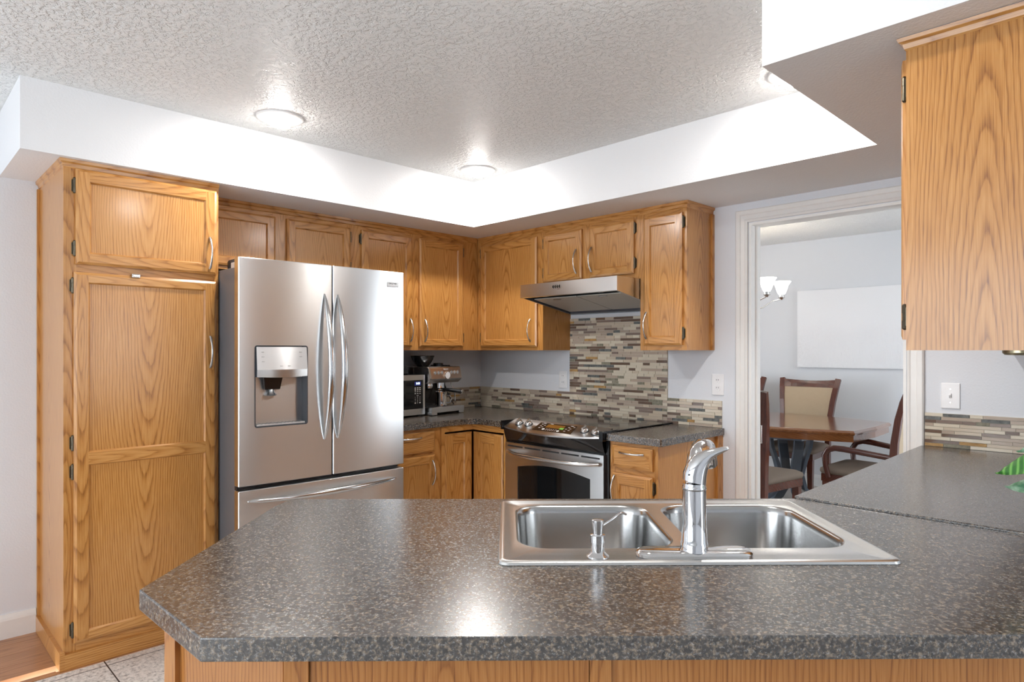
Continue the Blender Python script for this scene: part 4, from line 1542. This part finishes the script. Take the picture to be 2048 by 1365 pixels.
for r in range(9):
    for k in range(3):
        xk = -0.086 + 0.021 * k
        if r in (5, 6, 7) or (r == 8 and k == 1):
            text('digit', '0' if r == 8 else str((r - 5) * 3 + k + 1), 0.0105, 'button_white', cpn, (xk, 0.0016, zz), (PI / 2, 0, 0), 0.0002)
            continue
        if r == 4 and k != 1:
            continue
        b = MB()
        w_, h_ = (0.0075, 0.0010) if r == 4 else (0.0058, 0.0030 if r in (0, 1, 8) else 0.0016)
        b.box(xk - w_, xk + w_, 0.0014, 0.002, zz - h_, zz + h_)
        obj('key', b, 'button_white', cpn)
    zz -= 0.0125 if r != 4 else 0.0115
for xx in (-MW + 0.03, -0.03):
    for yy in (0.03, MD - 0.03):
        b = MB(); b.lathe([(0.012, 0.0), (0.012, MZ0)], (xx, yy, 0), 12)
        obj('foot', b, 'black_plastic', t)

b = MB()
b.loft([[(p[0], p[1], z) for p in rrect(0.095 + i, 0.245 - i, -1.150 + i, -0.855 - i, 0.02)] for i, z in ((0.006, 0.0), (0.0, 0.006), (0.0, 0.036), (0.004, 0.040), (0.004, 0.050), (0.010, 0.054))])
o = obj('storage_box', b, 'smoked_plastic', None, (0, 0, CT + 0.2772), smooth=35)
tag(o, 'flat black lidded box lying on top of the microwave', 'box')

# ------------------------------------------------------------------ espresso machine
t = thing('espresso_machine', 'stainless steel espresso machine with black bean hopper on the corner counter', 'coffee machine', (0.352, -0.772, CT + 0.0005), 0)
t.rotation_euler = (0, 0, PI / 2 + R_(9))
EW = 0.325
b = MB(); b.box(0.004, EW - 0.004, 0.150, 0.275, 0.010, 0.325)
b.box(0.0, EW, 0.02, 0.150, 0.225, 0.235)
obj('body', b, 'brushed_steel', t, bevel=0.006)
b = MB(); b.box(0.010, EW - 0.010, 0.147, 0.1498, 0.055, 0.214)
obj('dark_reflection_panel', b, 'black_gloss', t)  # black sheet standing in for the dark reflection on the lower front
b = MB()
pr_ = [(0.150, 0.215), (0.030, 0.215), (0.002, 0.235), (-0.006, 0.250), (0.010, 0.318), (0.020, 0.326), (0.150, 0.326)]
b.loft([[(x, *p) for p in pr_] for x in (0.0, 0.012, EW - 0.012, EW)])
hd = obj('head', b, 'brushed_steel', t, bevel=0.004)
b = MB(); b.loft([[(x, 0.0175 + d - (z - 0.322) * -0.24 * 0 + (0.016 / 0.068) * (z - 0.318), z) for x, z in ((0.012, 0.246), (EW - 0.010, 0.246), (EW - 0.010, 0.316), (0.012, 0.316))] for d in (-0.010, -0.012)])
obj('front_panel', b, 'orange_reflect_steel', hd)
def fp(z):
    return 0.0055 + (0.016 / 0.068) * (z - 0.318)
for x in (0.048, 0.082, 0.116, 0.212, 0.244, 0.276):
    b = MB(); b.lathe([(0.0125, 0.0), (0.0125, 0.003), (0.010, 0.0036)], n=18, mat=0); b.lathe([(0.008, 0.0036), (0.008, 0.0055)], n=16, mat=1)
    obj('push_button', b, ['chrome', 'nickel'], hd, (x, fp(0.287) - 0.0002, 0.287), (PI / 2, 0, 0), smooth=40)
b = MB(); b.lathe([(0.029, 0.0), (0.029, 0.008), (0.025, 0.010)], n=28); b.lathe([(0.024, 0.0101), (0.005, 0.0103)], n=28, mat=1)
obj('pressure_gauge', b, ['chrome', 'plate_white'], hd, (0.164, fp(0.268), 0.268), (PI / 2, 0, 0), smooth=40)
text('brand_lettering', 'Breville', 0.016, 'plate_white', hd, (0.164, fp(0.309) - 0.0006, 0.309), (PI / 2, 0, 0), 0.0003)
b = MB(); b.box(0.006, EW - 0.006, -0.020, 0.150, 0.022, 0.052); b.box(0.0, EW, -0.024, -0.020, 0.018, 0.053)
b.box(0.0, 0.05, -0.024, 0.26, 0.004, 0.022); b.box(EW - 0.05, EW, -0.02, 0.26, 0.004, 0.022)
obj('drip_tray', b, 'brushed_steel', t, bevel=0.005)
b = MB(); b.box(0.02, EW - 0.02, -0.012, 0.145, 0.052, 0.0545)
obj('drip_grate', b, 'nickel', t)
for x in (0.022, EW - 0.022):
    for yy in (0.01, 0.22):
        b = MB(); b.lathe([(0.012, 0.0), (0.012, 0.006)], (x, yy, 0), 12)
        obj('foot', b, 'black_plastic', t)
b = MB()
b.lathe([(0.040, 0.326), (0.056, 0.346), (0.074, 0.374), (0.082, 0.394), (0.084, 0.398), (0.082, 0.402), (0.02, 0.404)], (0.128, 0.190, 0), 32)
obj('bean_hopper', b, 'smoked_plastic', t, smooth=40)
b = MB(); b.lathe([(0.036, 0.326), (0.036, 0.346), (0.032, 0.349), (0.01, 0.349)], (0.245, 0.150, 0), 24)
obj('tamper', b, 'black_gloss', t, smooth=40)
b = MB(); b.box(0.285, EW - 0.008, 0.10, 0.265, 0.326, 0.334)
obj('cup_tray', b, 'black_plastic', t, bevel=0.003)
b = MB(); b.lathe([(0.034, 0.215), (0.034, 0.190), (0.036, 0.178), (0.030, 0.168)], (0.185, 0.085, 0), 24)
obj('group_head', b, 'chrome', t, smooth=40)
b = MB(); b.lathe([(0.032, 0.180), (0.031, 0.162), (0.014, 0.160), (0.010, 0.158)], (0.185, 0.085, 0), 24)
g_ = MB(); g_.lathe([(0.026, 0.2145), (0.030, 0.195), (0.026, 0.180)], (0.068, 0.075, 0), 20)
obj('grinder_chute', g_, 'chrome', t, smooth=40)
pf = obj('portafilter', b, 'chrome', t, smooth=40)
b = MB(); b.sweep([(0.200, 0.055, 0.168), (0.225, 0.01, 0.162), (0.246, -0.035, 0.156), (0.258, -0.058, 0.152)], [(0.010, 0.010), (0.013, 0.013), (0.014, 0.014), (0.016, 0.016)], 14)
obj('portafilter_handle', b, 'black_plastic', pf, smooth=40)
b = MB(); b.lathe([(0.0165, 0.0), (0.0165, 0.006), (0.012, 0.008)], n=18)
obj('handle_cap', b, 'chrome', pf, (0.2577, -0.0577, 0.152), (PI / 2 + 0.1, 0, 0.5), smooth=40)
b = MB()
b.sweep([(0.285, 0.07, 0.215), (0.288, 0.06, 0.19), (0.290, 0.04, 0.16), (0.287, 0.03, 0.13), (0.278, 0.02, 0.085)], (0.0042, 0.0042), 10)
obj('steam_wand', b, 'chrome', t, smooth=40)
c = thing('milk_jug', 'small polished steel milk jug standing on the espresso machine drip tray', 'jug', (0, 0, 0))
mt = Matrix.Translation(t.location) @ Matrix.Rotation(PI / 2 + R_(9), 4, 'Z')
c.location = mt @ Vector((0.165, 0.048, 0.0548))
b = MB()
b.lathe([(0.036, 0.0), (0.041, 0.003), (0.041, 0.020), (0.038, 0.070), (0.041, 0.098), (0.039, 0.098), (0.036, 0.070), (0.039, 0.020), (0.03, 0.004)], n=32)
obj('jug_body', b, 'chrome', c, smooth=40)
b = MB(); b.sweep([(0.030, 0.026, 0.070), (0.050, 0.043, 0.070), (0.055, 0.047, 0.052), (0.048, 0.041, 0.025), (0.030, 0.026, 0.020)], (0.0035, 0.005), 8)
obj('jug_handle', b, 'chrome', c, smooth=40)
b = MB()
b.sweep([mt @ Vector(p) for p in ((0.3265, 0.20, 0.22), (0.335, 0.17, 0.19), (0.338, 0.15, 0.14), (0.342, 0.12, 0.09), (0.352, 0.09, 0.04), (0.375, 0.07, 0.010), (0.410, 0.09, 0.005), (0.415, 0.14, 0.005), (0.36, 0.17, 0.005))], (0.0038, 0.0038), 8)
o = obj('power_cord', b, 'black_plastic', None, smooth=50)
tag(o, 'black power cord looping down beside the espresso machine', 'cord')

# ------------------------------------------------------------------ sink, faucet, soap dispenser (peninsula frame)
t = thing('kitchen_sink', 'stainless steel double bowl sink set into the peninsula counter', 'sink', PO, PR)
b = MB()
z0 = CT + 0.0006
SU0, SU1, SV0, SV1 = 0.450, 1.288, 0.330, 0.882
lv = [(0.0, z0, 0.022), (0.002, z0 + 0.005, 0.022), (0.007, z0 + 0.0075, 0.02), (0.014, z0 + 0.0075, 0.018), (0.022, z0 + 0.0035, 0.016)]
rings = [[(p[0], p[1], z) for p in rrect(SU0 + i, SU1 - i, SV0 + i, SV1 - i, r)] for i, z, r in lv]
b.loft(rings, 0, False, False)
bowls = [rrect(0.492, 0.852, 0.432, 0.832, 0.075, 10), rrect(0.886, 1.246, 0.432, 0.832, 0.075, 10)]
zd = z0 + 0.0035
holed(b, [(p[0], p[1]) for p in rings[-1]], [bw for bw in bowls], zd)
obj('sink_deck', b, 'sink_steel', t, smooth=35)
for (u0, u1) in ((0.492, 0.852), (0.886, 1.246)):
    b = MB()
    pr2 = [(0.0, zd, 0.075), (0.003, zd - 0.001, 0.074), (0.007, zd - 0.006, 0.072), (0.010, zd - 0.02, 0.07), (0.018, zd - 0.150, 0.07), (0.026, zd - 0.170, 0.065), (0.045, zd - 0.180, 0.05), (0.10, zd - 0.184, 0.04)]
    b.loft([[(p[0], p[1], z) for p in rrect(u0 + i, u1 - i, 0.432 + i, 0.832 - i, r, 10)] for i, z, r in pr2], 0, False, True)
    bo = obj('bowl', b, 'shaded_bowl_steel', t, smooth=50)
    b = MB(); b.lathe([(0.045, 0.002), (0.042, 0.004), (0.030, 0.001), (0.012, 0.003)], ((u0 + u1) / 2, 0.66, zd - 0.184), 24, cap0=False)
    obj('drain', b, 'chrome', bo, smooth=40)

FZ = zd + 0.0006
t = thing('faucet', 'chrome single lever faucet on an oval deck plate behind the sink bowls', 'faucet', PO, PR)
b = MB()
fu, fv = 0.868, 0.384
def stad(a_, r, z, n=10):
    pts = []
    for cx_, s in ((fu + a_ - r, -90), (fu - a_ + r, 90)):
        for k in range(n + 1):
            an = R_(s + 180 * k / n)
            pts.append((cx_ + r * math.cos(an), fv + r * math.sin(an), z))
    return pts
b.loft([stad(0.124, 0.030, FZ), stad(0.125, 0.031, FZ + 0.006), stad(0.122, 0.028, FZ + 0.010), stad(0.116, 0.022, FZ + 0.0125)])
obj('deck_plate', b, 'chrome', t, smooth=40)
b = MB()
zb0 = FZ + 0.011
b.lathe([(0.0300, zb0), (0.0285, zb0 + 0.006), (0.0282, zb0 + 0.016), (0.0268, zb0 + 0.018), (0.0255, zb0 + 0.06), (0.0243, zb0 + 0.128), (0.0250, zb0 + 0.129), (0.0250, zb0 + 0.134), (0.0238, zb0 + 0.136), (0.0236, zb0 + 0.142)], (fu, fv, 0), 32)
obj('faucet_body', b, 'chrome', t, smooth=35)
# lever dome
b = MB()
zt = zb0 + 0.1425
def tilt_ring(c, r, ax, ay, n=24):
    out = []
    for i in range(n):
        a_ = 2 * PI * i / n
        x, y = r[0] * math.cos(a_), r[1] * math.sin(a_)
        # tilt about local v axis by ax (raises +x side), about u axis by ay
        out.append((c[0] + x * math.cos(ax), c[1] + y, c[2] + x * math.sin(ax)))
    return out
b.loft([tilt_ring((fu, fv, zt + 0.002), (0.0248, 0.0240), -0.22, 0),
        tilt_ring((fu + 0.001, fv, zt + 0.018), (0.0246, 0.0238), -0.18, 0),
        tilt_ring((fu + 0.006, fv - 0.001, zt + 0.034), (0.0230, 0.0220), -0.38, 0),
        tilt_ring((fu + 0.015, fv - 0.003, zt + 0.048), (0.0190, 0.0190), -0.66, 0),
        tilt_ring((fu + 0.028, fv - 0.006, zt + 0.0595), (0.0130, 0.0150), -0.95, 0),
        tilt_ring((fu + 0.044, fv - 0.010, zt + 0.0675), (0.0080, 0.0115), -1.15, 0),
        tilt_ring((fu + 0.060, fv - 0.013, zt + 0.0735), (0.0055, 0.0088), -1.20, 0),
        tilt_ring((fu + 0.067, fv - 0.014, zt + 0.0755), (0.0028, 0.0048), -1.20, 0)])
obj('lever', b, 'chrome', t, smooth=60)
b = MB()
b.sweep([(fu + 0.002, fv + 0.010, zt - 0.012), (fu + 0.010, fv + 0.028, zt + 0.022), (fu + 0.022, fv + 0.050, zt + 0.046), (fu + 0.040, fv + 0.082, zt + 0.059), (fu + 0.058, fv + 0.112, zt + 0.055), (fu + 0.070, fv + 0.134, zt + 0.038), (fu + 0.077, fv + 0.146, zt + 0.014)],
        [(0.019, 0.019), (0.0205, 0.0205), (0.0225, 0.0225), (0.0235, 0.0235), (0.023, 0.023), (0.021, 0.021), (0.0195, 0.0195)], 20, ref=(1, 0, 0))
obj('spout', b, 'chrome', t, smooth=60)
b = MB(); b.lathe([(0.0022, 0.0), (0.0022, 0.0012)], n=10)
obj('set_screw', b, 'slot_dark', t, (fu - 0.0155, fv - 0.0172, zt + 0.020), (PI / 2, 0, -0.75))

t = thing('soap_dispenser', 'chrome pump soap dispenser with a thin spout, left of the faucet', 'soap dispenser', PO, PR)
su_, sv_ = 0.661, 0.374
b = MB(); b.lathe([(0.0240, FZ), (0.0235, FZ + 0.003), (0.017, FZ + 0.008), (0.0145, FZ + 0.011), (0.0148, FZ + 0.030), (0.0160, FZ + 0.031), (0.0160, FZ + 0.046), (0.011, FZ + 0.048)], (su_, sv_, 0), 28)
obj('dispenser_base', b, 'chrome', t, smooth=35)
b = MB(); b.lathe([(0.0105, FZ + 0.047), (0.0112, FZ + 0.060), (0.0128, FZ + 0.074), (0.0128, FZ + 0.077), (0.008, FZ + 0.079)], (su_, sv_, 0), 24)
pm = obj('pump_head', b, 'chrome', t, smooth=35)
b = MB(); b.sweep([(su_ + 0.008, sv_ + 0.006, FZ + 0.062), (su_ + 0.030, sv_ + 0.022, FZ + 0.070), (su_ + 0.052, sv_ + 0.040, FZ + 0.080), (su_ + 0.062, sv_ + 0.048, FZ + 0.080), (su_ + 0.070, sv_ + 0.055, FZ + 0.075)], (0.0028, 0.0028), 10)
obj('spout', b, 'chrome', pm, smooth=50)

# ------------------------------------------------------------------ plant at the right edge
t = thing('potted_plant', 'green leafy potted plant at the right end of the counter', 'plant', (3.800, -1.790, CT + 0.0005))
b = MB(); b.lathe([(0.045, 0.0), (0.048, 0.003), (0.064, 0.10), (0.066, 0.105), (0.060, 0.105), (0.058, 0.092), (0.01, 0.092)], n=28)
obj('pot', b, 'pot_white', t, smooth=35)
b = MB(); b.lathe([(0.058, 0.086), (0.03, 0.096), (0.005, 0.097)], n=20, cap0=False)
obj('soil', b, 'soil', t, smooth=40)


def leaf(base, mid, tip, w, mat='leaf_green', droop=0.0):
    base, mid, tip = Vector(base), Vector(mid), Vector(tip)
    b = MB()
    n = 12
    stem = []
    s0 = Vector((random.uniform(-.012, .012), random.uniform(-.012, .012), 0.09))
    for k in range(7):
        s = k / 6
        stem.append((1 - s) ** 2 * s0 + 2 * s * (1 - s) * (Vector((s0.x, s0.y, base.z))) + s * s * base)
    b.sweep(stem, (0.0022, 0.0022), 8, mat=1)
    rows = []
    for k in range(n + 1):
        s = k / n
        p = (1 - s) ** 2 * base + 2 * s * (1 - s) * mid + s * s * tip
        q = 2 * (1 - s) * (mid - base) + 2 * s * (tip - mid)
        sd = q.cross(Vector((0.1, -0.75, 0.62))).normalized()
        if sd.length < 0.1:
            sd = Vector((0, 1, 0))
        up = sd.cross(q).normalized()
        ww = w * math.sin(PI * min(1, s * 0.97 + 0.03)) ** 0.75
        rows.append([p + sd * ww * e + up * (0.18 * ww * abs(e) + 0.004 * math.sin(9 * s + 3 * e)) for e in (-1, -0.66, -0.33, 0, 0.33, 0.66, 1)])
    b.loft(rows, 0, closed=False)
    b.loft([[p - Vector((0, 0, 0.0006)) for p in r] for r in rows], 0, closed=False)
    return obj('leaf', b, [mat, 'stem_green'], t, smooth=80)


leaf((-0.05, 0.02, 0.235), (-0.12, 0.05, 0.230), (-0.214, 0.072, 0.176), 0.026)
leaf((-0.05, 0.03, 0.170), (-0.12, 0.07, 0.168), (-0.200, 0.085, 0.148), 0.024, 'leaf_pale')
leaf((-0.04, 0.02, 0.26), (-0.10, 0.05, 0.275), (-0.178, 0.075, 0.226), 0.022, 'leaf_pale')
leaf((0.04, -0.02, 0.22), (0.10, -0.04, 0.25), (0.16, -0.06, 0.20), 0.030)
leaf((0.00, 0.03, 0.25), (0.02, 0.07, 0.30), (0.04, 0.12, 0.27), 0.028)
leaf((0.01, -0.03, 0.24), (0.03, -0.08, 0.28), (0.06, -0.13, 0.23), 0.028)

# ------------------------------------------------------------------ dining room
t = thing('dining_table', 'polished cherry dining table with clipped corners beyond the doorway', 'table', (0, 0, 0))
TX, TY, TL = 1.15, 2.13, 1.05


def table_outline(ins, zz, n=14):
    pts = []
    for k in range(n + 1):
        s = -1 + 2 * k / n
        pts.append((TX + s * (TL - ins), TY - (0.43 + 0.20 * (1 - s * s)) + ins, zz))
    e = (TX + TL - ins + 0.02 * 0, TY, zz)
    pts.append((TX + TL + 0.022 - ins, TY, zz))
    for k in range(n + 1):
        s = 1 - 2 * k / n
        pts.append((TX + s * (TL - ins), TY + (0.43 + 0.20 * (1 - s * s)) - ins, zz))
    pts.append((TX - TL - 0.022 + ins, TY, zz))
    return pts


b = MB()
b.loft([table_outline(0.004, 0.728), table_outline(0.0, 0.736), table_outline(0.0, 0.746), table_outline(0.004, 0.7495), table_outline(0.012, 0.757), table_outline(0.016, 0.760)], grain='fx')
obj('tabletop', b, 'table_veneer', t)
b = MB(); b.loft([table_outline(0.014, 0.676), table_outline(0.014, 0.7275)], grain='x')
obj('apron', b, 'table_veneer', t)
b = MB()
for cx_ in (0.62, 1.55):
    b.box(cx_ - 0.16, cx_ + 0.16, TY - 0.16, TY + 0.16, 0.610, 0.6755)
b.box(0.62, 1.55, TY - 0.03, TY + 0.03, 0.30, 0.34)
obj('underframe', b, 'blue_reflect_lacquer', t, bevel=0.004)
for cx_ in (0.62, 1.55):
    for k in range(4):
        a_ = R_(45 + 90 * k)
        dx, dy = math.cos(a_), math.sin(a_)
        for o_ in (-0.018, 0.018):
            b = MB()
            px, py = -dy * o_ , dx * o_
            b.sweep([(cx_ + dx * r + px, TY + dy * r + py, z) for r, z in ((0.17, 0.62), (0.16, 0.54), (0.12, 0.42), (0.09, 0.30), (0.12, 0.18), (0.24, 0.07), (0.33, 0.020))], (0.0145, 0.021), ref=(-dy, dx, 0), square=True)
            obj('leg', b, 'blue_reflect_lacquer', t, bevel=0.003)


def chair_parts(t, arms=False):
    # seat
    b = MB()
    fr = [(-0.245, 0.245), (0.245, 0.245), (0.205, -0.225), (-0.205, -0.225)]
    b.prism(fr[::-1], 0.395, 0.450, 0, 'x')
    obj('seat_frame', b, 'mahogany', t, bevel=0.003)
    b = MB()
    def cush(i, z, r):
        base = rrect(-1, 1, -1, 1, r, 6)
        return [(p[0] * (0.236 - i + (p[1]) * 0.020), 0.012 + p[1] * (0.245 - i), z) for p in base]
    b.loft([cush(0.004, 0.4505, 0.16), cush(-0.006, 0.470, 0.18), cush(-0.003, 0.488, 0.2), cush(0.02, 0.502, 0.25), cush(0.07, 0.511, 0.3), cush(0.14, 0.515, 0.35)])
    o = obj('seat_cushion', b, 'taupe_fabric', t, smooth=70)
    for s in (-1, 1):
        b = MB()
        b.sweep([(s * 0.215, 0.215, z) for z in (0.394, 0.25, 0.0)], [(0.025, 0.025), (0.022, 0.022), (0.016, 0.016)], ref=(0, 1, 0), square=True, grain='z')
        obj('leg', b, 'mahogany', t, bevel=0.003)
    # rear legs running up into the back posts
    prof = [(0.0, -0.275, 0.205), (0.22, -0.235, 0.20), (0.42, -0.222, 0.20), (0.56, -0.225, 0.204), (0.72, -0.238, 0.216), (0.88, -0.265, 0.232), (1.00, -0.298, 0.247), (1.085, -0.330, 0.258)]
    for s in (-1, 1):
        b = MB()
        b.sweep([(s * x, y, z) for z, y, x in prof], [(0.016, 0.018), (0.019, 0.022), (0.021, 0.026), (0.021, 0.025), (0.022, 0.023), (0.023, 0.021), (0.024, 0.018), (0.024, 0.015)], ref=(0, 1, 0), square=True, grain='z')
        obj('leg', b, 'mahogany', t, bevel=0.003)
    def at(z):
        for (z0, y0, x0), (z1, y1, x1) in zip(prof[:-1], prof[1:]):
            if z0 <= z <= z1:
                s = (z - z0) / (z1 - z0)
                return y0 + (y1 - y0) * s, x0 + (x1 - x0) * s
    def rail(z0, z1, ctop):
        rows = []
        for zz in (z0, (z0 + z1) / 2, z1):
            y, x = at(zz)
            rows.append((zz, y, x - 0.022))
        bb = MB()
        n = 8
        ringsF = [[((-1 + 2 * k / n) * x, y + 0.014 - 0.022 * (1 - (-1 + 2 * k / n) ** 2), zz - ctop * (1 - (-1 + 2 * k / n) ** 2) * (zz == z1)) for k in range(n + 1)] for zz, y, x in rows]
        ringsB = [[(p[0], p[1] - 0.026, p[2]) for p in r] for r in ringsF]
        loop = [[ringsF[i][k] for i in range(3)] + [ringsB[i][k] for i in (2, 1, 0)] for k in range(n + 1)]
        bb.loft(loop, grain='x')
        return bb
    bf = obj('backrest', rail(1.005, 1.078, 0.012), 'mahogany', t, bevel=0.002)
    obj('back_rail', rail(0.560, 0.625, 0.0), 'mahogany', bf, bevel=0.002)
    b = MB()
    n = 8
    F, Bk = [], []
    for zz in (0.624, 0.72, 0.82, 0.92, 1.006):
        y, x = at(zz)
        x -= 0.021
        puff = 0.006 if zz in (0.72, 0.82, 0.92) else 0
        F.append([((-1 + 2 * k / n) * x, y + 0.010 + puff - 0.020 * (1 - (-1 + 2 * k / n) ** 2), zz) for k in range(n + 1)])
        Bk.append([(p[0], p[1] - 0.020 - 2 * puff, p[2]) for p in F[-1]])
    b.loft(F, 0, closed=False)
    b.loft(Bk, 0, closed=False)
    for i in range(4):
        for s in (0, n):
            b.poly([F[i][s], F[i + 1][s], Bk[i + 1][s], Bk[i][s]])
    obj('back_upholstery', b, 'cream_fabric', bf, smooth=50)
    if arms:
        for s in (-1, 1):
            b = MB()
            b.sweep([(s * 0.212, -0.225, 0.610), (s * 0.240, -0.08, 0.628), (s * 0.262, 0.08, 0.646), (s * 0.268, 0.140, 0.648), (s * 0.268, 0.185, 0.632), (s * 0.266, 0.210, 0.590), (s * 0.262, 0.205, 0.51), (s * 0.256, 0.185, 0.43)],
                    [(0.020, 0.016), (0.021, 0.015), (0.022, 0.015), (0.022, 0.016), (0.022, 0.017), (0.021, 0.018), (0.019, 0.017), (0.018, 0.017)], 12, ref=(s, 0, 0))
            obj('armrest', b, 'mahogany', t, smooth=50)


GC = 'cherry dining chairs around the table'
t1 = thing('dining_chair', 'dining chair behind the table with its cream back facing us', 'chair', (1.395, 2.625, 0), PI, GC)
chair_parts(t1)


def dup_chair(src, label, loc, rz):
    r = src.copy()
    sc.collection.objects.link(r)
    r.location, r.rotation_euler = loc, (0, 0, rz)
    r['label'] = label
    for ch in src.children:
        c = ch.copy()
        sc.collection.objects.link(c)
        c.parent = r
        for g in ch.children:
            d = g.copy()
            sc.collection.objects.link(d)
            d.parent = c
    return r


dup_chair(t1, 'dining chair on the near side of the table, cut off by the left door frame', (1.735, 1.045, 0), -0.06)
dup_chair(t1, 'dining chair of which only the top back corner shows past the left door frame', (0.690, 2.625, 0), PI)
t2 = thing('dining_armchair', 'dining armchair at the right end of the table', 'chair', (2.268, 1.790, 0), R_(88), GC)
chair_parts(t2, True)

# painting
o = MB()
o.box(-0.64, 0.64, -0.032, -0.0005, -0.385, 0.385)
o = obj('canvas_painting', o, 'canvas', None, (1.79, 3.3, 1.568))
tag(o, 'white embossed canvas hanging on the dining room wall', 'painting')

# chandelier
t = thing('chandelier', 'nickel chandelier with white glass bell shades beyond the door frame', 'chandelier', (1.15, 2.1, 0))
b = MB()
b.lathe([(0.06, CZ - 0.001), (0.058, CZ - 0.015), (0.02, CZ - 0.03)], n=24)
b.lathe([(0.008, CZ - 0.03), (0.008, 2.06)], n=12)
b.lathe([(0.012, 2.06), (0.030, 2.02), (0.018, 1.96), (0.014, 1.84), (0.034, 1.80), (0.036, 1.77), (0.012, 1.73), (0.004, 1.71)], n=24)
obj('stem', b, 'nickel', t, smooth=40)
for k in range(5):
    a_ = R_(-30 + 72 * k)
    dx, dy = math.cos(a_), math.sin(a_)
    b = MB()
    b.sweep([(dx * r, dy * r, z) for r, z in ((0.02, 1.755), (0.09, 1.715), (0.17, 1.735), (0.25, 1.790), (0.31, 1.800), (0.325, 1.805))], (0.005, 0.005), 10)
    b.sweep([(dx * r, dy * r, z) for r, z in ((0.33, 1.80), (0.335, 1.815))], (0.008, 0.008), 10)
    b.lathe([(0.006, 1.80), (0.028, 1.820), (0.029, 1.826), (0.022, 1.828), (0.022, 1.850)], (dx * 0.33, dy * 0.33, 0), 20)
    arm = obj('arm', b, 'nickel', t, smooth=40)
    b = MB()
    b.lathe([(0.024, 1.848), (0.034, 1.862), (0.046, 1.895), (0.056, 1.930), (0.078, 1.962), (0.076, 1.963), (0.053, 1.930), (0.043, 1.895), (0.030, 1.862)], (dx * 0.33, dy * 0.33, 0), 28, cap0=True, cap1=False)
    obj('shade', b, 'shade_lit', arm, smooth=50)
